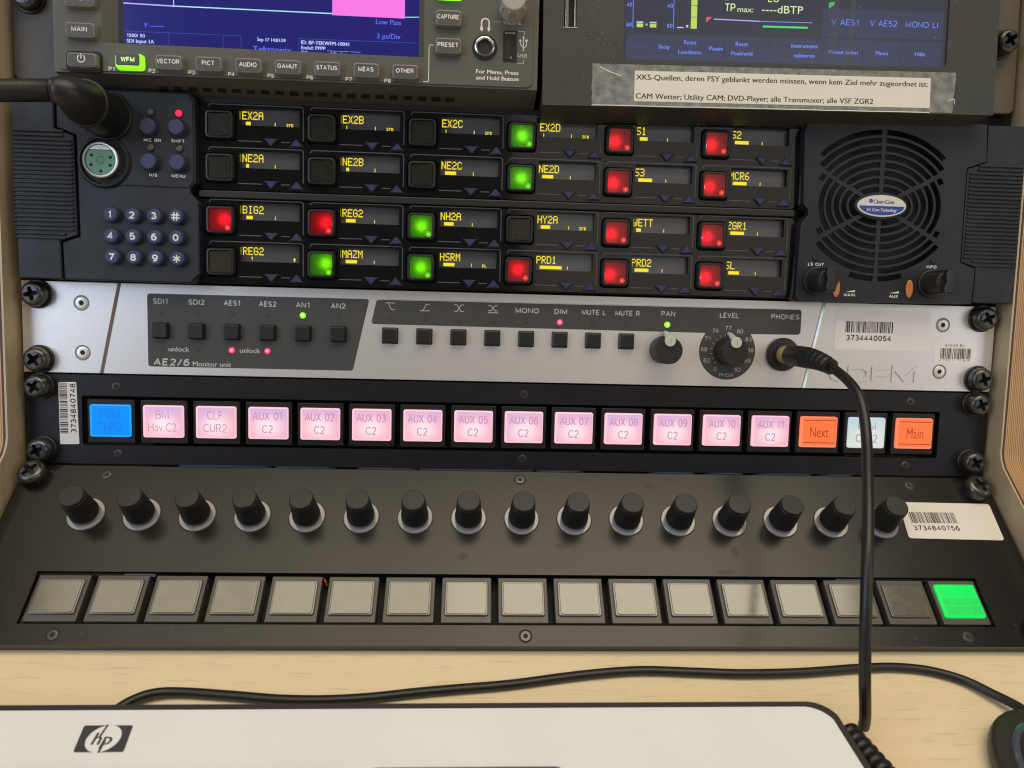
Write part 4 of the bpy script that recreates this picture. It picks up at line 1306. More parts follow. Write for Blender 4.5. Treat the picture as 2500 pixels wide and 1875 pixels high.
for r in range(4):
    for c in range(6):
        u, v, st = KU[c], KV[r], STATE[r][c]
        word = {'r': "key lit red", 'g': "key lit green", 'o': "unlit key", 'b': "unlit key"}[st]
        k = key_mesh(st).build("talk_key", ic, loc=(u, v, 0), label="%s beside the display reading %s" % (word, TEXT[r][c]))
        hx, hy = (0.2, 0.0)
        if st == 'r':
            hx, hy = ((2.2, 0.2) if c < 2 else (-2.6, -0.8))
            if (r, c) == (3, 3):
                hx, hy = -0.3, 0.3
        if (r, c) == (3, 1):
            hx, hy = 2.2, 0.6
        lens_mesh(st, hx, hy).build("key_lens", k, loc=(u, v, 0))
        d = MB()
        z = 1.5
        d.box(u + 5, u + 37, v - 0.5, v + 9.6, 1.0, 1.45, 'oled')
        x = u + 10.35
        top = v + 7.6
        d.rect(u + 7.72, u + 7.98, top - 3.6, top + 0.05, z, 'yellow') if c in (0,) else None
        d.rect(u + 8.3, u + 8.55, top - 3.6, top + 0.05, z, 'yellow') if (r, c) == (3, 1) else None
        x = u + 8.95
        pixel_text(d, TEXT[r][c], x, top, 0.425, 0.53, z, 'yellow')
        if BAR[r][c]:
            d.rect(x + 1.7, x + 1.7 + BAR[r][c], v + 1.35, v + 2.95, z, 'yellow')
        elif (r, c) == (3, 0):
            d.line([(x + 4.4, v + 1.6), (x + 4.4, v + 2.9), (x + 4.0, v + 2.6)], 0.34, z, 'yellow')
            d.flat([(x + 23.6, v + 2.1), (x + 25.2, v + 2.1), (x + 24.4, v + 3.1)], z, 'yellow')
            d.rect(x + 24.1, x + 24.7, v + 1.2, v + 2.1, z, 'yellow')
        else:
            d.rect(x + 1.7, x + 2.05, v + 1.3, v + 2.95, z, 'yellow')
        if (r, c) != (3, 0):
            d.rect(x + 15.2, x + 15.55, v + 1.3, v + 2.9, z, 'yellow')
        if (r, c) in TAG:
            pixel_text(d, TAG[(r, c)], x + 20.6, v + 2.6, 0.29, 0.29, z, 'yellow')
        d.build("key_display", ic)
        for kind, (du, dv) in (('d', (23.4, -6.9)), ('u', (35.1, -7.25))):
            src = tri_d if kind == 'd' else tri_u
            if src is None:
                t = MB()
                sg = -1 if kind == 'd' else 1
                P = [(-3.1, -1.5 * sg), (3.1, -1.5 * sg), (0.35, 1.75 * sg), (-0.35, 1.75 * sg)]
                Q = [(x_ * 1.22, y_ * 1.22) for x_, y_ in P]
                t.prism(Q, 4.0, 4.75, 'dark')
                t.prism(P, 4.4, 6.0, 'blue_tri', bev=0.35)
                o = t.build("arrow_key", ic, loc=(u + du, v + dv, 0))
                if kind == 'd':
                    tri_d = o
                else:
                    tri_u = o
            else:
                again(src, ic, (u + du, v + dv, 0))

# speaker module with a slotted grille
GX, GY = 171.0, 90.6
def grille_slots():
    holes = []
    spokes = [28, 90, 152, 208, 270, 332]
    def rad(rx, ry, a):
        return 1.0 / math.sqrt((math.cos(a) / rx) ** 2 + (math.sin(a) / ry) ** 2)
    for k in range(8):
        rxi, ryi, rxo, ryo = 12.95 + 3.78 * k, 6.75 + 3.86 * k, 15.6 + 3.78 * k, 9.4 + 3.86 * k
        for s in range(6):
            a0, a1 = spokes[s], spokes[(s + 1) % 6]
            if a1 < a0:
                a1 += 360
            pts = []
            N = 60
            for i in range(N + 1):
                a = R(a0 + (a1 - a0) * i / N)
                ro, ri = rad(rxo, ryo, a), rad(rxi, ryi, a)
                # keep clear of the two spokes and of the straight sides
                d0, d1 = ri * math.sin(a - R(a0)), ri * math.sin(R(a1) - a)
                x, y = ro * math.cos(a), ro * math.sin(a)
                lim = 31.6 if abs(y) < 28 else (29.2 if y > 0 else 28.0)
                if k == 7 and y < 0:
                    lim = 14.0
                ok = d0 > 0.8 and d1 > 0.8 and abs(x) < lim and abs(ri * math.cos(a)) < lim
                if y < 0 and math.hypot((abs(x) - 28.6), (y + 36.5)) < 8.6:
                    ok = False
                if ok:
                    pts.append((a, ri, ro))
                elif pts and len(pts) > 2:
                    holes.append(pts)
                    pts = []
                else:
                    pts = []
            if len(pts) > 2:
                holes.append(pts)
    out = []
    for pts in holes:
        if len(pts) < 3:
            continue
        o = [(GX + ro * math.cos(a), GY + ro * math.sin(a)) for a, ri, ro in pts]
        i = [(GX + ri * math.cos(a), GY + ri * math.sin(a)) for a, ri, ro in pts]
        out.append((o + i[::-1])[::-1])
    return out
sp_poly = [(135.0, 130.4), (132.6, 127.4), (131.6, 124.5), (132.9, 90.4), (135.4, 87.9), (135.4, 85.1), (132.2, 81.2), (131.6, 46.4), (134.6, 43.6), (220.9, 44.5),
           (221.3, 61.7), (213.6, 64.6), (213.2, 110.4), (222.9, 113.6), (221.9, 131.2)]
b = MB()
b.plate(sp_poly[::-1], [h[::-1] for h in grille_slots()], 8.9, 10.0, 'com')
b.plate(sp_poly[::-1], [rr_loop(GX, GY, 66.0, 74.0, 24.0, 8)], 1.25, 8.88, 'com')
b.build("speaker_module", ic)
b = MB()
b.prism(sp_poly, 0.6, 1.2, 'com_gap')
b.build("speaker_cavity", ic)
k = MB()
k.cyl(171.2, 90.5, 9.5, 10.9, 13.3, 'com', bev=0.4, seg=56, sy=0.48)
k.cyl(171.2, 90.5, 10.8, 11.5, 12.2, 'badge_white', bev=0.3, seg=56, sy=0.43)
low = [(171.2 + 11.3 * math.cos(R(a)), 90.5 + 4.45 * math.sin(R(a))) for a in range(180, 361, 6)]
k.flat([(x, y - 0.05) for x, y in low], 11.53, 'badge_blue')
k.text("Clear-Com", 172.0, 92.5, 1.9, 11.53, 'badge_blue', w=10.2, bold=0.03, ital=0.1)
k.annulus(165.6, 92.8, 0.3, 1.0, 11.53, 'badge_blue', 20)
k.flat([(165.6, 92.5), (166.5, 92.9), (165.6, 93.2)], 11.54, 'badge_blue')
k.text("I.V. Core Technology", 171.2, 88.6, 1.45, 11.55, 'badge_white', w=14.8, bold=0.015, ital=0.1)
k.build("brand_badge", ic)
for (u, v, tw) in ((141.8, 53.6, 0), (199.4, 54.0, -5)):
    k = MB()
    k.cyl(u, v, 9.8, 11.4, 6.9, 'black', bev=0.5, seg=40)
    k.cyl(u, v, 11.0, 22.5, 5.5, 'black_soft', r1=5.0, bev=0.6, seg=40)
    bar = [(u + (x * math.cos(R(tw)) - y * math.sin(R(tw))), v + (x * math.sin(R(tw)) + y * math.cos(R(tw)))) for x, y in
           ((-2.0, -5.6), (2.0, -5.6), (2.5, -3.0), (1.7, 0), (2.5, 3.0), (2.0, 5.6), (-2.0, 5.6), (-2.5, 3.0), (-1.7, 0), (-2.5, -3.0))]
    k.prism(bar, 12, 26.0, 'black_soft', bev=0.7)
    k.build("volume_knob", ic)
for (u, v) in ((151.7, 50.4), (188.6, 51.1)):
    k = MB()
    k.cyl(u, v, 9.9, 10.25, 2.25, 'com_gap', bev=0.1, sy=2.35)
    k.cyl(u, v, 10.0, 10.7, 1.85, 'amber', bev=0.5, sy=2.4)
    k.build("indicator_lens", ic)
for (u, v) in ((140.4, 64.8), (199.8, 65.0)):
    k = MB()
    k.annulus(u, v, 1.4, 1.85, 10.03, 'com_gap', 22)
    k.cyl(u, v, 9.8, 10.5, 1.4, 'com', bev=0.3)
    k.build("small_button", ic)
p = MB()
for t, u, v, w in (("MIC ON", -175.0, 109.1, 7.6), ("SHIFT", -163.4, 109.1, 6.1), ("H/S", -174.8, 93.3, 3.6), ("MENU", -163.4, 93.3, 6.2)):
    p.text(t, u, v, 1.5, 9.74, 'white_ink', w=w, bold=0.05)
p.build("printed_lettering", ic)
p = MB()
for t, u, v, w in (("LS CUT", 140.9, 61.7, 8.0), ("INFO", 199.2, 62.1, 5.1), ("MAIN", 158.6, 47.3, 5.5), ("AUX", 181.0, 47.2, 4.5)):
    p.text(t, u, v, 1.5, 10.04, 'white_ink', w=w, bold=0.05)
for u in (158.8, 181.0):
    p.flat([(u - 2.2, 48.7), (u + 2.5, 48.7), (u + 2.5, 49.7)], 10.04, 'white_ink')
p.build("printed_lettering", ic)

# gooseneck microphone plugged into the intercom
gm = thing("gooseneck_microphone", "black gooseneck microphone stem plugged into the intercom panel, bending off to the left", "microphone", RACK, (-195, 119.2, 10))
b = MB()
b.lathe(-195.0, 119.2, [(11.4, 9.7), (11.3, 10.6), (10.9, 11.0), (10.5, 11.0), (10.1, 12.0), (9.7, 27.6), (10.3, 28.0), (10.4, 29.4), (10.1, 30.0), (9.5, 30.2)], 'rubber', 48, cap1=False)
elbow = cat_rom([(-195.0, 119.2, 30.0), (-195.1, 119.4, 33.0), (-195.5, 119.8, 36.2), (-196.6, 120.2, 39.2), (-198.4, 120.45, 41.0), (-200.6, 120.5, 41.6)], 6)
er = [9.5 - 4.2 * (i / (len(elbow) - 1)) ** 1.1 for i in range(len(elbow))]
b.tube(elbow, 5, 'rubber', 36, radii=er)
b.build("plug_body", gm, smooth=30)
b = MB()
path = cat_rom([(-200.0, 120.5, 41.5), (-206, 120.4, 41.8), (-214, 120.1, 41.8), (-226, 119.6, 41.4), (-250, 118.5, 40), (-300, 116, 40)], 40)
b.tube(path, 4.75, 'rubber', 20, radii=[4.6 - (0.12 if i % 2 else 0.0) for i in range(len(path))])
b.build("flexible_stem", gm)
b = MB()
b.tube([(-199.2, 120.5, 41.3), (-200.2, 120.5, 41.5), (-201.0, 120.5, 41.6)], 5.45, 'rubber', 28)
b.build("stem_collar", gm)

# ================================================================== silver audio monitor panel
am = thing("audio_monitor_panel", "silver audio monitor panel with charcoal printed fields, small black buttons and two knobs", "audio panel", RACK, (0, 0, 0))
b = MB()
b.box(-241.3, 241.3, 0, 43.7, -3.0, -1.6, 'groove')
b.add([(-206.0, 0.05, -0.05), (-204.2, 0.05, -1.5), (-195.0, 43.65, -1.5), (-196.8, 43.65, -0.05)], [(0, 1, 2, 3)], 'groove')
b.add([(141.7, 0.05, -1.5), (143.7, 0.05, -0.05), (152.1, 43.65, -0.05), (150.1, 43.65, -1.5)], [(0, 1, 2, 3)], 'chrome_dull')
b.prism([(-241.3, 0), (-205.7, 0), (-196.5, 43.7), (-241.3, 43.7)], -1.59, 0, 'silver', bev=0.12)
b.prism([(-204.0, 0), (141.9, 0), (150.3, 43.7), (-194.8, 43.7)], -1.59, 0, 'silver', bev=0.12)
b.prism([(143.5, 0), (241.3, 0), (241.3, 43.7), (151.9, 43.7)], -1.59, 0, 'silver', bev=0.12)
b.box(-220, 220, 1, 43, -80, -3, 'dark')
b.build("front_plate", am)

def soft_poly(P, r, n=5):
    out = []
    N = len(P)
    for i in range(N):
        p0, p1, p2 = Vector(P[i - 1]), Vector(P[i]), Vector(P[(i + 1) % N])
        a, c = (p0 - p1).normalized(), (p2 - p1).normalized()
        for k in range(n + 1):
            t = k / n
            q = (p1 + a * r) * (1 - t) ** 2 + p1 * 2 * t * (1 - t) + (p1 + c * r) * t * t
            out.append((q.x, q.y))
    return out
b = MB()
z = 0.03
b.flat(soft_poly([(-182.7, 39.1), (-182.7, 3.9), (-84.4, 3.9), (-76.6, 39.2)], 1.5), z, 'inlay')
dial = [(102.5 + 14.4 * math.cos(R(a)), 17.9 + 14.4 * math.sin(R(a))) for a in range(142, 399, 6)]
b.flat(soft_poly([(-73.0, 39.0), (-75.4, 27.1)], 0.1, 1)[:0] + [(-72.2, 39.0), (-73.2, 38.3), (-75.5, 28.2), (-74.6, 27.1)] + [(90.9, 26.8)] + dial[1:-1] + [(114.1, 26.8), (138.6, 27.0), (139.7, 28.0), (139.7, 38.6), (138.8, 39.6)], z, 'inlay')
b.line([(-74, 39.35), (139.5, 39.9)], 0.12, z, 'groove')
b.build("printed_field", am)
p = MB()
z = 0.07
for i, (t, w) in enumerate((("SDI1", 7.1), ("SDI2", 7.7), ("AES1", 8.0), ("AES2", 8.3), ("AN1", 6.8), ("AN2", 7.1))):
    p.text(t, -176.4 + 16.95 * i, 35.5, 2.65, z, 'grey_ink', w=w, bold=0.01)
p.text("unlock", -168.0, 12.6, 2.3, z, 'grey_ink', w=9.8, bold=0.012)
p.text("unlock", -134.1, 12.7, 2.3, z, 'grey_ink', w=9.7, bold=0.012)
p.text("AE2/6", -180.2, 6.2, 3.5, z, 'grey_ink', w=17.3, align='L', bold=0.035, ital=0.12)
p.text("Monitor unit", -161.5, 5.6, 2.3, z, 'grey_ink', w=18.3, align='L', bold=0.012)
p.build("printed_lettering", am)
p = MB()
for t, u, w in (("MONO", 0.9, 11.7), ("DIM", 17.6, 6.4), ("MUTE L", 34.2, 12.0), ("MUTE R", 51.1, 12.3), ("PAN", 71.6, 7.0), ("LEVEL", 102.7, 9.7), ("PHONES", 131.5, 14.5)):
    p.text(t, u, 35.6 if u < 60 else 35.9, 2.6, z, 'grey_ink', w=w, bold=0.012)
p.line([(-68.7, 37.6), (-64.3, 37.6)], 0.36, z, 'grey_ink')
p.line([(-67.4, 37.6), (-66.0, 34.5), (-64.3, 34.5)], 0.36, z + .02, 'grey_ink')
p.line([(-51.7, 34.2), (-47.4, 34.2)], 0.36, z, 'grey_ink')
p.line([(-50.4, 34.2), (-48.9, 37.4), (-47.4, 37.4)], 0.36, z + .02, 'grey_ink')
for u0, vv, h in ((-32.8, 35.9, 1.6), (-16.1, 36.3, 1.25)):
    p.line([(u0 - 2.2, vv + h), (u0 - 1.0, vv + h), (u0 + 1.0, vv - h), (u0 + 2.2, vv - h)], 0.36, z, 'grey_ink')
    p.line([(u0 - 2.2, vv - h), (u0 - 1.0, vv - h), (u0 + 1.0, vv + h), (u0 + 2.2, vv + h)], 0.36, z + .02, 'grey_ink')
p.line([(-18.4, 34.1), (-13.7, 34.1)], 0.36, z, 'grey_ink')
for t, u, v in (("74", 96.0, 28.0), ("77", 102.5, 29.5), ("80", 108.6, 28.0), ("83", 113.1, 24.1), ("86", 114.5, 18.6), ("89", 113.2, 13.3), ("71", 92.2, 24.0), ("68", 90.6, 18.6), ("62", 92.2, 13.0), ("0", 96.8, 8.6), ("92", 108.4, 8.7)):
    p.text(t, u, v, 2.1, z, 'grey_ink', w=1.6 if t == "0" else 3.2, bold=0.008)
p.text("PHON", 102.5, 5.8, 1.9, z, 'grey_ink', w=7.2, bold=0.008)
for a in range(-45, 226, 18):
    ca, sa = math.cos(R(a)), math.sin(R(a))
    p.line([(102.5 + 7.7 * ca, 17.9 + 7.7 * sa), (102.5 + 8.7 * ca, 17.9 + 8.7 * sa)], 0.2, z, 'grey_ink')
p.build("printed_lettering", am)
k = MB()
k.rr(0, 0, 8.0, 8.0, 0.6, 0.04, 0.25, 'dark', bev=0.1)
k.rr(-0.15, 0.1, 7.3, 7.2, 0.6, 0.1, 3.0, 'black', bev=0.45, taper=0.15)
pb = k.build("push_button", am, loc=(-176.1, 21.4, 0))
for i in range(1, 6):
    again(pb, am, (-176.1 + 16.94 * i, 21.4 + 0.05 * i, 0))
for i in range(8):
    again(pb, am, (-66.35 + 16.75 * i, 21.6, 0))
for (u, v, kind) in ((-108.7, 30.4, 'g'), (71.3, 30.4, 'g'), (-142.8, 12.6, 'p'), (-125.7, 12.6, 'p'), (17.2, 30.2, 'p'),
                     (-176.4, 30.3, 'o'), (-159.4, 30.3, 'o'), (-142.5, 30.3, 'o'), (-125.6, 30.3, 'o'), (-91.6, 30.4, 'o'), (-66.4, 30.2, 'o'), (-49.6, 30.2, 'o'), (-32.8, 30.2, 'o'), (-16.1, 30.2, 'o'), (0.6, 30.2, 'o'), (34.0, 30.3, 'o'), (51.0, 30.3, 'o'), (-176.0, 12.5, 'o'), (-159.6, 12.5, 'o')):
    k = MB()
    if kind == 'o':
        k.cyl(u, v, 0.0, 0.25, 1.0, 'inlay', bev=0.1, seg=18)
        k.annulus(u, v, 0.9, 1.15, 0.06, 'ink', 18)
    else:
        k.cyl(u, v, 0.0, 0.9, 1.45, 'green_led' if kind == 'g' else 'pink_led', bev=0.6, seg=22)
        k.annulus(u + 0.05, v + 0.1, 0, 0.75, 0.93, 'green_core' if kind == 'g' else 'pink_core', 18)
    k.build("pilot_lamp", am, label={'g': "pilot lamp lit green", 'p': "pilot lamp lit red", 'o': None}[kind])
for (u, v, tilt, lb) in ((69.8, 17.9, 12, "pan knob"), (102.4, 17.9, 8, "level knob")):
    k = MB()
    k.cyl(u, v, 0.1, 12.2, 7.0, 'black_soft', r1=6.6, bev=0.35, seg=48)
    ca, sa = math.cos(R(90 - 0.5)), math.sin(R(90 - 0.5))
    # pale pointer: a tongue up the flank that ends in a round cap on the face
    L = []
    for zz, rr in ((0.4, 0.8), (4.0, 1.2), (9.0, 1.9), (12.2, 2.7), (12.9, 2.75), (13.2, 2.5)):
        L.append([(u + 4.7 * ca + rr * math.cos(2 * math.pi * q / 24) * (1.0), v + 4.7 * sa + (0.6 if zz < 9 else 0) + rr * math.sin(2 * math.pi * q / 24) * 1.0, zz) for q in range(24)])
    # keep the tongue hugging the flank
    L[0] = [(x + 0.2, y + 3.4, zz) for x, y, zz in L[0]]
    L[1] = [(x + 0.1, y + 2.9, zz) for x, y, zz in L[1]]
    L[2] = [(x, y + 1.3, zz) for x, y, zz in L[2]]
    k.loft(L, 'pointer')
    k.line([(u + 0.1, v + 5.8), (u + 0.3, v + 3.4)], 0.4, 13.23, 'knob_light')
    k.build("rotary_knob", am, label=lb)
k = MB()
k.lathe(130.8, 16.9, [(8.4, 0.05), (8.4, 1.6), (7.6, 2.6), (6.4, 2.9), (5.6, 2.9), (5.4, 3.6), (4.6, 3.8), (4.2, 3.8)], 'black', 44)
k.build("phones_socket", am)
p = MB()
q = MB()
def raised(pts, hw=0.85, closed=False):
    A, B_ = ribbon(pts, closed, hw)
    n = len(pts)
    for i in range(n if closed else n - 1):
        j = (i + 1) % n
        q.loft([[(A[i].x, A[i].y, zz), (B_[i].x, B_[i].y, zz), (B_[j].x, B_[j].y, zz), (A[j].x, A[j].y, zz)] for zz in (-0.02, 0.45 + 0.004 * (i % 2))], 'emboss', mcap='silver')
raised([(166.4, 4.8), (166.4, 11.1), (173.4, 11.1), (175.9, 9.6), (175.9, 6.2), (173.4, 4.8)], closed=True)
raised([(187.0, 11.1), (178.8, 11.1), (178.8, 4.2)])
raised([(178.8, 7.8), (186.0, 7.8)])
raised([(189.3, 4.2), (189.3, 11.3), (195.2, 5.6), (201.1, 11.3), (201.1, 4.2)])
raised([(163.5, 10.2), (160.5, 11.2), (157.6, 10.4), (156.4, 8.0), (157.6, 5.6), (160.5, 4.8), (163.5, 5.8)])
q.build("embossed_letters", am)
for (u, v) in ((-213.5, 33.7), (-213.5, 9.8), (213.8, 33.8), (213.8, 9.9)):
    k = MB()
    torx(k, u, v, 0.0, 2.9, 'silver', 'groove')
    k.build("torx_screw", am)
for i, (u, v, a) in enumerate(((-233.6, 37.4, 12), (-233.4, 6.3, 40), (233.6, 37.6, 30), (233.9, 6.6, 20))):
    k = MB()
    cross_screw(k, u, v, 0.0, 5.0, 5.9, rot=a)
    k.build("rack_screw", am)
b = MB()
b.prism(soft_poly([(157.6, 40.2), (157.6, 20.0), (207.3, 20.2), (207.2, 40.5)], 1.2), 0.02, 0.12, 'paper_silver')
barcode(b, 162.9, 187.6, 28.9, 34.6, 0.14, seed=5, n=71)
b.text("3734440054", 175.3, 26.2, 2.9, 0.14, 'ink', w=23.6, bold=0.012)
b.build("barcode_sticker", am, label="pale sticker with barcode 3734440054")
b = MB()
b.prism(soft_poly([(210.2, 24.8), (210.2, 14.9), (232.6, 14.6), (232.6, 25.0)], 1.0), 0.02, 0.10, 'paper_silver')
barcode(b, 213.5, 229.6, 16.6, 22.1, 0.12, seed=9, n=57)
b.text("S7445-BU", 221.0, 23.5, 1.55, 0.12, 'ink', w=10.6, bold=0.008)
b.text("4 250111 721806", 221.2, 15.9, 1.0, 0.12, 'ink', w=16.4, bold=0.008)
b.build("barcode_sticker", am, label="small clear sticker with a short barcode between two screws")

# ================================================================== illuminated button panel
lp = thing("lit_button_panel", "black rack panel with one row of glowing pink, blue and orange captioned buttons", "button panel", RACK, (0, -44.4, 0))
b = MB()
b.plate([(-241.3, -44.4), (241.3, -44.4), (241.3, -0.8), (-241.3, -0.8)], [rr_loop(0.6, -23.0, 430.4, 24.2, 1.0)[::-1]], -2.0, 0.0, 'panel_black')
b.build("front_plate", lp)
b = MB()
b.box(-216, 217, -36, -10, -40, -12, 'dark')
b.build("button_tray", lp)
CAP = [("PGM", "CUR2", 'blue')] + [("BM", "Hav.C2", 'pink'), ("CLF", "CUR2", 'pink')] + [("AUX %02d" % i, "C2", 'pink') for i in range(1, 12)] + [("Next", "", 'orange'), ("PGM", "CUR2", 'pale'), ("Main", "", 'orange')]
def lcd_frame(w, h, z1, m):
    k = MB()
    k.rr(0, 0, w, h, 0.5, -11.0, z1, m, bev=0.25)
    return k
fr0 = None
for i, (t1, t2, c) in enumerate(CAP):
    u, v = -200.9 + 25.2 * i, -23.3 + 0.045 * i
    k = lcd_frame(22.3, 21.2, -0.2, 'frame_black').build("caption_button", lp, loc=(u, v, 0), label="%s glowing button captioned %s" % ({'pink': 'pink', 'blue': 'blue', 'orange': 'orange', 'pale': 'pale blue'}[c], (t1 + " " + t2).strip()))
    l = MB()
    face = 'lcd_' + c
    rim = {'blue': 'lcd_blue_rim', 'pink': 'lcd_pink_rim', 'orange': 'lcd_orange_rim', 'pale': 'lcd_pale'}[c]
    ink = {'blue': 'lcd_blue_ink', 'pink': 'lcd_ink', 'orange': 'lcd_orange_ink', 'pale': 'lcd_pale_ink'}[c]
    l.rr(0, 0.3, 19.3, 15.9, 1.0, -0.4, 1.2, rim, bev=0.35, taper=0.1)
    l.rr(0.35, 0.6, 17.6, 14.2, 0.5, 1.1, 1.5, face, bev=0.15)
    z = 1.54
    if c == 'orange':
        l.text(t1, 0.1, 0.4, 5.3, z, ink, w=9.8 if t1 == "Next" else 8.8, bold=-0.004)
        l.rect(-8.2, 8.6, 6.2, 6.6, z, ink)
        l.rect(-8.2, 8.6, -5.3, -4.9, z, ink)
    else:
        if t1.startswith("AUX"):
            l.text(t1, -0.1, 3.9, 4.1, z, ink, w=14.2 if t1[-2] == '0' else 13.6, bold=0.0)
            l.text(t2, -0.2, -2.5, 4.1, z, ink, w=5.1, bold=0.0)
        else:
            l.text(t1, -0.2, 3.9, 4.2, z, ink, w={'PGM': 9.2, 'BM': 6.2, 'CLF': 7.6}[t1], bold=-0.008)
            l.text(t2, -0.2, -2.4, 4.2, z, ink, w={'CUR2': 11.2, 'Hav.C2': 13.6}[t2], bold=-0.008)
    l.build("button_cap", k, loc=(u, v, 0))
for (u, v) in ((-198.2, -6.2), (0.6, -6.1), (199.7, -5.8), (-198.1, -39.3), (0.5, -38.8), (199.3, -39.0)):
    k = MB()
    torx(k, u, v, 0.0, 1.9, 'screw_dark', 'dark')
    k.build("torx_screw", lp)
for (u, v, a) in ((-233.6, -6.6, 62), (-233.2, -37.4, 25), (233.6, -6.4, 25), (233.2, -36.4, 35)):
    k = MB()
    cross_screw(k, u, v, 0.0, 5.2, 5.6, rot=a)
    k.build("rack_screw", lp)
b = MB()
b.prism(soft_poly([(-225.3, -4.7), (-216.9, -4.4), (-216.1, -34.8), (-225.2, -35.0)], 0.6), 0.02, 0.12, 'paper_cool')
barcode(b, -224.9, -221.2, -29.6, -5.2, 0.14, vertical=True, seed=12, n=71)
b.text("3734840748", -218.6, -17.3, 2.7, 0.14, 'ink', w=24.2, rot=90, bold=0.012)
b.build("barcode_sticker", lp, label="upright white sticker with barcode 3734840748")

# ================================================================== sloping knob panel
kp = thing("knob_panel", "sloping satin black panel with sixteen black knobs above a row of mostly unlit buttons", "control panel", SLANT, (0, -87, 0))
b = MB()
b.plate([(-241.3, -87.2), (241.3, -87.2), (241.3, 0), (-241.3, 0)], [[(-215.2, -54.6), (213.4, -54.9), (213.4, -78.2), (-215.2, -78.2)]], -2.0, 0.0, 'panel_satin')
b.box(-241.3, 241.3, -87.2, -85.4, -6.5, -2.0, 'panel_satin')
b.build("front_plate", kp)
b = MB()
b.box(-217, 216, -80, -53, -30, -9, 'dark')
b.build("button_tray", kp)
kn = None
for i in range(16):
    u, v = -203.7 + 25.39 * i, -26.5
    if kn is None:
        k = MB()
        k.lathe(0, 0, [(6.45, 2.6), (6.45, 3.6), (6.3, 4.4), (5.55, 15.6), (5.32, 15.9), (5.32, 16.3), (5.42, 16.6), (5.3, 17.2), (4.9, 17.6), (0.01, 17.65)], 'black_soft', 40, cap1=False)
        k.lathe(0, 0, [(5.0, 0.5), (5.0, 3.3)], 'dark', 30)
        kn = k.build("rotary_knob", kp, loc=(u, v, 0), smooth=30)
        c = MB()
        c.annulus(0, 0, 8.2, 8.62, 0.02, 'dark', 44)
        c.lathe(0, 0, [(8.25, 0.0), (8.25, 0.6), (8.05, 0.8), (4.6, 0.8)], 'ring', 44, cap0=False, cap1=False)
        c.build("knob_collar", kn, loc=(u, v, 0))
    else:
        again(kn, kp, (u, v, 0))
for i in range(17):
    u, v = -203.4 + 25.33 * i, -66.1
    lit = i == 16
    face = 'lcd_green' if lit else 'lcd_off'
    k = lcd_frame(22.2, 21.0, -1.6, 'frame_grey').build("caption_button", kp, loc=(u, v, 0), label="button glowing green" if lit else None)
    l = MB()
    l.rr(0, 0.4, 19.4, 16.0, 1.1, -1.9, -0.6, 'cap_rim' if not lit else 'lcd_green', bev=0.3, taper=0.1)
    l.rr(0, 0.3, 17.6, 14.5, 1.3, -0.7, -0.3, face, bev=0.2)
    if lit:
        z = -0.26
        l.text("PGM CUR2", 0.2, 4.2, 3.2, z, 'lcd_green_ink', w=16.4, bold=-0.01)
        l.rect(-8.6, 8.6, -1.9, 1.6, z, 'lcd_green_ink')
        l.text("ZR-WS D", 0.2, -0.2, 1.7, z + .02, 'lcd_green', w=10.5)
        l.rect(-8.6, 8.6, -6.6, -2.3, z, 'lcd_green_ink')
        l.text("Used", 0.2, -4.4, 2.9, z + .02, 'lcd_green', w=7.2, bold=-0.01)
    l.build("button_cap", k, loc=(u, v, 0))
for (u, v) in ((-201.3, -4.9), (-0.7, -4.5), (199.5, -4.8), (-198.7, -82.9), (-0.2, -82.9), (198.2, -82.7)):
    k = MB()
    torx(k, u, v, 0.0, 2.3, 'screw_dark', 'dark')
    k.build("torx_screw", kp)
for (u, v, a) in ((-234.0, -6.6, 50), (232.6, -7.6, 20), (231.6, -80.0, 10), (-231.6, -80.0, 10)):
    k = MB()
    k.cyl(u, v, 0, 2.4, 6.3, 'black', bev=0.3)
    cross_screw(k, u, v, 2.4, 4.4, 6.4, rot=a, washer=False)
    k.build("rack_screw", kp)
b = MB()
b.prism(soft_poly([(190.2, -14.5), (237.4, -15.0), (236.6, -35.2), (188.6, -34.5)], 1.6), 0.02, 0.12, 'paper')
barcode(b, 192.9, 216.6, -26.2, -20.2, 0.14, seed=21, n=71)
b.text("3734840756", 204.6, -28.9, 2.7, 0.14, 'ink', w=23.6, bold=0.012)
b.build("barcode_sticker", kp, label="white sticker with barcode 3734840756")
M['scuff'] = mat("greasy_mark", (0.030, 0.028, 0.024), 0.6, alpha=0.18)
rnd = random.Random(8)
for (u, v, ra, rb) in ((100.5, -42.5, 2.2, 3.4), (94.5, -52.8, 5.2, 1.5), (18, -40.5, 3.2, 1.6), (-28, -46, 2.6, 1.6), (64, -7.5, 3.0, 1.2)):
    b = MB()
    pts = [(u + ra * math.cos(2 * math.pi * q / 22) * rnd.uniform(.72, 1.1), v + rb * math.sin(2 * math.pi * q / 22) * rnd.uniform(.72, 1.1)) for q in range(22)]
    b.flat(pts, 0.015, 'scuff')
    b.build("grease_mark", kp)
b = MB()
b.line([(-82.5, -3.6), (-79.8, -3.8), (-79.6, -2.6), (-77.5, -1.9), (-70, -1.8), (-66.5, -2.2), (-66.8, -3.4)], 0.14, 0.02, 'dark')
b.build("scratch", kp)
b = MB()
b.tube(cat_rom([(-91.4, -55.2, -4.5), (-90.6, -56.0, -3.4), (-89.8, -57.2, -3.2), (-89.2, -58.5, -4.6)], 5), 0.45, 'wire_red', 8)
b.build("stray_wire", kp)

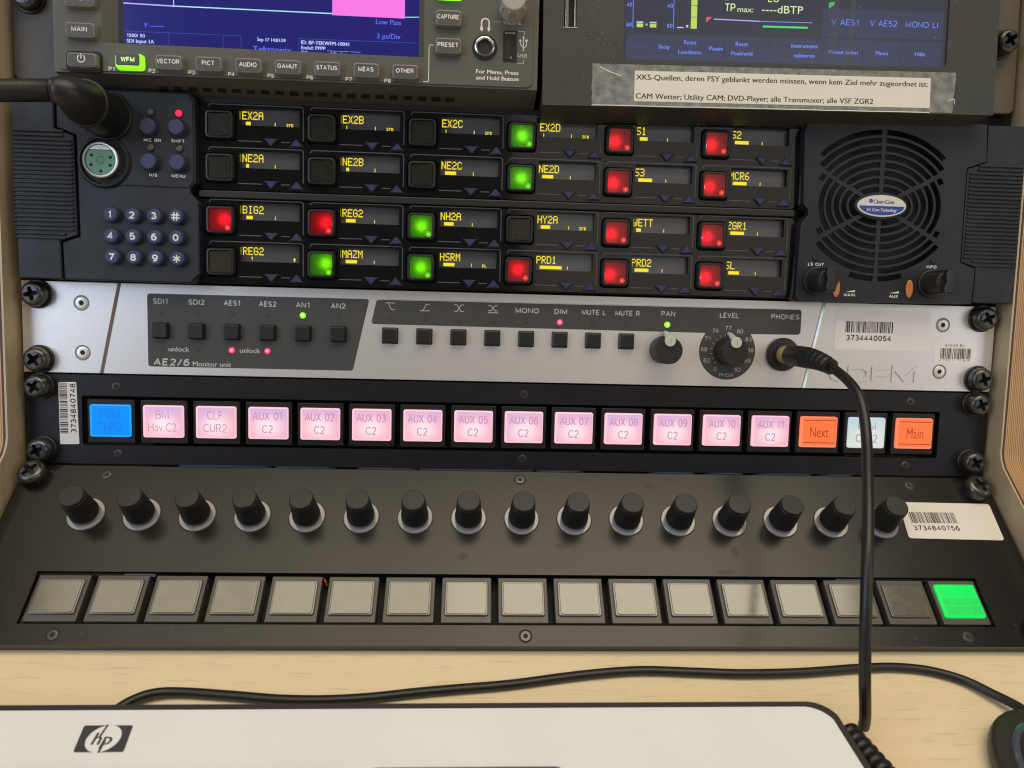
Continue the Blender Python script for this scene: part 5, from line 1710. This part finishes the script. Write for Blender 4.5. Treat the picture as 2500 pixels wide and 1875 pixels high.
# ================================================================== headphone plug and its hanging cable
hc = thing("headphone_cable", "black headphone cable with gold ringed plug, hanging from the silver panel to the keyboard", "cable", RACK, (130.8, 16.9, 0))
b = MB()
b.tube([(130.8, 16.9, 3.5), (131.05, 16.9, 11.2)], 4.5, 'gold', 30)
b.build("plug_ring", hc)
b = MB()
pp = cat_rom([(131.05, 16.9, 10.8), (131.4, 16.9, 17), (132.0, 16.7, 24), (133.2, 16.1, 31), (134.6, 14.9, 37), (136.0, 13.2, 42)], 8)
rr = []
for i, q in enumerate(pp):
    t = i / (len(pp) - 1)
    r0 = 5.1 if t < 0.45 else 5.1 - 1.5 * (t - 0.45) / 0.55
    if 0.48 < t < 0.96 and i % 4 in (0, 1):
        r0 -= 0.55
    rr.append(r0)
b.tube(pp, 5, 'rubber', 26, radii=rr)
b.build("plug_body", hc, smooth=40)
b = MB()
cp = cat_rom([(135.6, 13.6, 40.6), (136.9, 11.7, 45.5), (138.4, 8.0, 53.0), (139.2, 3.0, 60.2), (138.9, -4.8, 66.5), (136.6, -15.7, 74.5), (131.5, -28, 86.0), (126.6, -40.5, 97.0), (122.3, -53.5, 106),
              (119.6, -72.7, 112.2), (120.6, -95.9, 112.6), (123.9, -110, 108.6), (126.0, -117, 105.4), (127.0, -121.0, 103.2)], 10)
b.tube(cp, 2.15, 'rubber', 18)
b.build("cable_jacket", hc)
b = MB()
# coiled part lying beside the keyboard, in world space turned into the rack's frame
Mi = RACK.inverted()
co = []
A, B_ = Vector((118.0, -139.8, 6.6)), Vector((131.0, -185.0, 6.6))
ax = (B_ - A).normalized()
sd = Vector((0, 0, 1)).cross(ax).normalized()
for q in range(0, 14 * 18):
    a = 2 * math.pi * q / 18
    ctr = A + ax * (3.25 * q / 18)
    w = ctr + sd * 3.5 * math.cos(a) + Vector((0, 0, 1)) * 4.4 * math.sin(a)
    l = Mi @ (w * MM)
    co.append(tuple(l / MM))
b.tube(co, 1.95, 'rubber', 12)
b.build("coiled_section", hc)

# ================================================================== keyboard, mouse and mouse cable on the desk
kb = thing("computer_keyboard", "silver white keyboard with a charcoal rim and small charcoal emblem, lying on the desk", "keyboard", DESK, (-110, -215, 0))
def kb_outline(ins, back, right, rc):
    P = []
    x1, y1 = right - ins, back - ins
    for k in range(9):
        a = R(90 - 66 * k / 8)
        P.append((x1 - rc + rc * math.cos(a), y1 - rc + rc * math.sin(a)))
    P.append((x1 + 1.0, -170))
    P.append((x1 + 2.0, -290 + ins))
    P.append((-345 + ins, -290 + ins))
    P.append((-345 + ins, y1 - 1.4))
    return P
out = kb_outline(0, -132.9, 113.8, 11.0)
b = MB()
b.prism(out, 3.0, 17.3, 'kb_dark', bev=0.6)
b.build("keyboard_base", kb)
b = MB()
top = kb_outline(2.1, -134.2, 112.6, 10.0)
wells = []
def well(x0, x1, y0, y1, r=3.0):
    wells.append(rr_loop((x0 + x1) / 2, (y0 + y1) / 2, x1 - x0, y1 - y0, r))
well(-325, -70.0, -282, -162.8)
well(-57.6, 8.2, -282, -161.2)
well(18.0, 95.0, -282, -170.0)
b.plate(top, [w[::-1] for w in wells], 16.9, 17.7, 'kb_top')
b.build("top_plate", kb)
k0 = None
for (x0, n) in ((-321, 14), (-55.0, 3), (22, 4)):
    for r in range(6):
        for c in range(n):
            x, y = x0 + 9 + 17.9 * c, -171.5 - (19 if x0 > 0 else 0) * 0.5 - 18.6 * r
            if k0 is None:
                k = MB()
                k.rr(0, 0, 17, 17, 2.0, 16.6, 20.5, 'kb_dark', bev=0.8, taper=1.4)
                k0 = k.build("key", kb, loc=(x, y, 0))
            elif x < 95 and y > -280 and len([1 for o in kb.children if o.name.startswith("key.")]) < 96:
                again(k0, kb, (x, y, 0))
b = MB()
z = 17.74
LX, LY = -148.2, -149.2
b.flat(soft_poly([(-157.2, -143.7), (-140.6, -143.7), (-139.2, -154.7), (-155.6, -154.7)], 0.9), z, 'logo_dark')
b.cyl(LX, LY, z - 0.02, z + 0.02, 5.55, 'kb_top', bev=0.01, seg=40)
b.text("hp", LX, LY - 0.1, 4.9, z + 0.05, 'logo_dark', w=6.2, bold=0.01, ital=0.02)
b.line([(LX - 1.5, LY + 1.0), (LX - 1.1, LY + 5.4)], 0.75, z + 0.05, 'logo_dark')
b.line([(LX + 0.9, LY - 5.4), (LX + 0.9, LY - 1.2)], 0.75, z + 0.06, 'logo_dark')
b.build("emblem", kb)

ms = thing("computer_mouse", "black computer mouse with a glossy blue grey shell at the right edge of the desk", "mouse", DESK, (203, -187, 0))
def egg(x0, y0, rx, ry, z0, prof, m, b, seg=44):
    L = []
    for f, z in prof:
        L.append([(x0 + rx * f * math.copysign(abs(math.cos(2 * math.pi * q / seg)) ** 0.85, math.cos(2 * math.pi * q / seg)),
                   y0 + ry * f * math.copysign(abs(math.sin(2 * math.pi * q / seg)) ** 0.85, math.sin(2 * math.pi * q / seg)), z) for q in range(seg)])
    b.loft(L, m)
b = MB()
egg(198.5, -180, 33.5, 53, 0, [(0.95, 0.4), (0.99, 2.5), (1.0, 5), (0.99, 7.2), (0.965, 8.4), (0.93, 9.0), (0.80, 9.6)], 'mouse_rim', b)
b.build("mouse_body", ms)
b = MB()
egg(198.5, -180.5, 33.5 * 0.865, 53 * 0.865, 0, [(1.0, 9.0), (0.99, 10.6), (0.965, 11.4)], 'mouse_gloss', b)
egg(198.5, -180.5, 33.5 * 0.80, 53 * 0.80, 0, [(1.02, 10.6), (1.0, 11.8), (0.985, 12.4)], 'kb_dark', b)
egg(198.5, -180.5, 33.5 * 0.765, 53 * 0.765, 0, [(1.0, 11.6), (0.985, 13.2), (0.93, 15.4), (0.8, 18.6), (0.55, 21.5), (0.25, 23.0), (0.02, 23.4)], 'mouse_gloss', b)
b.build("mouse_shell", ms)
mc = thing("mouse_cable", "thin black cable lying across the bare desk strip behind the keyboard to the mouse", "cable", DESK, (20, -104, 0))
b = MB()
pp = cat_rom([(-176, -138.5, 2.0), (-162, -127, 2.4), (-154.5, -119.2, 3.0), (-147, -115.4, 3.2), (-136.6, -114.0, 2.3), (-117.3, -115.6, 2.2), (-98.9, -117.5, 2.2), (-81, -117.9, 2.2), (-63.1, -116.7, 2.2), (-45.1, -114.2, 2.2), (-26.7, -112.1, 2.2), (-6.8, -109.9, 2.2),
              (22.4, -105.0, 2.2), (47.2, -102.5, 2.2), (71.7, -103.4, 2.2), (91.2, -104.2, 2.2), (116.6, -103.5, 2.2), (141.9, -101.2, 2.2), (158.7, -100.5, 2.2), (173.2, -102.6, 2.3), (185.0, -108.1, 2.5), (192.2, -116.8, 3.4), (196.6, -124.2, 4.8), (198.6, -131, 5.6)], 8)
b.tube(pp, 1.9, 'rubber', 16)
b.build("cable_jacket", mc)
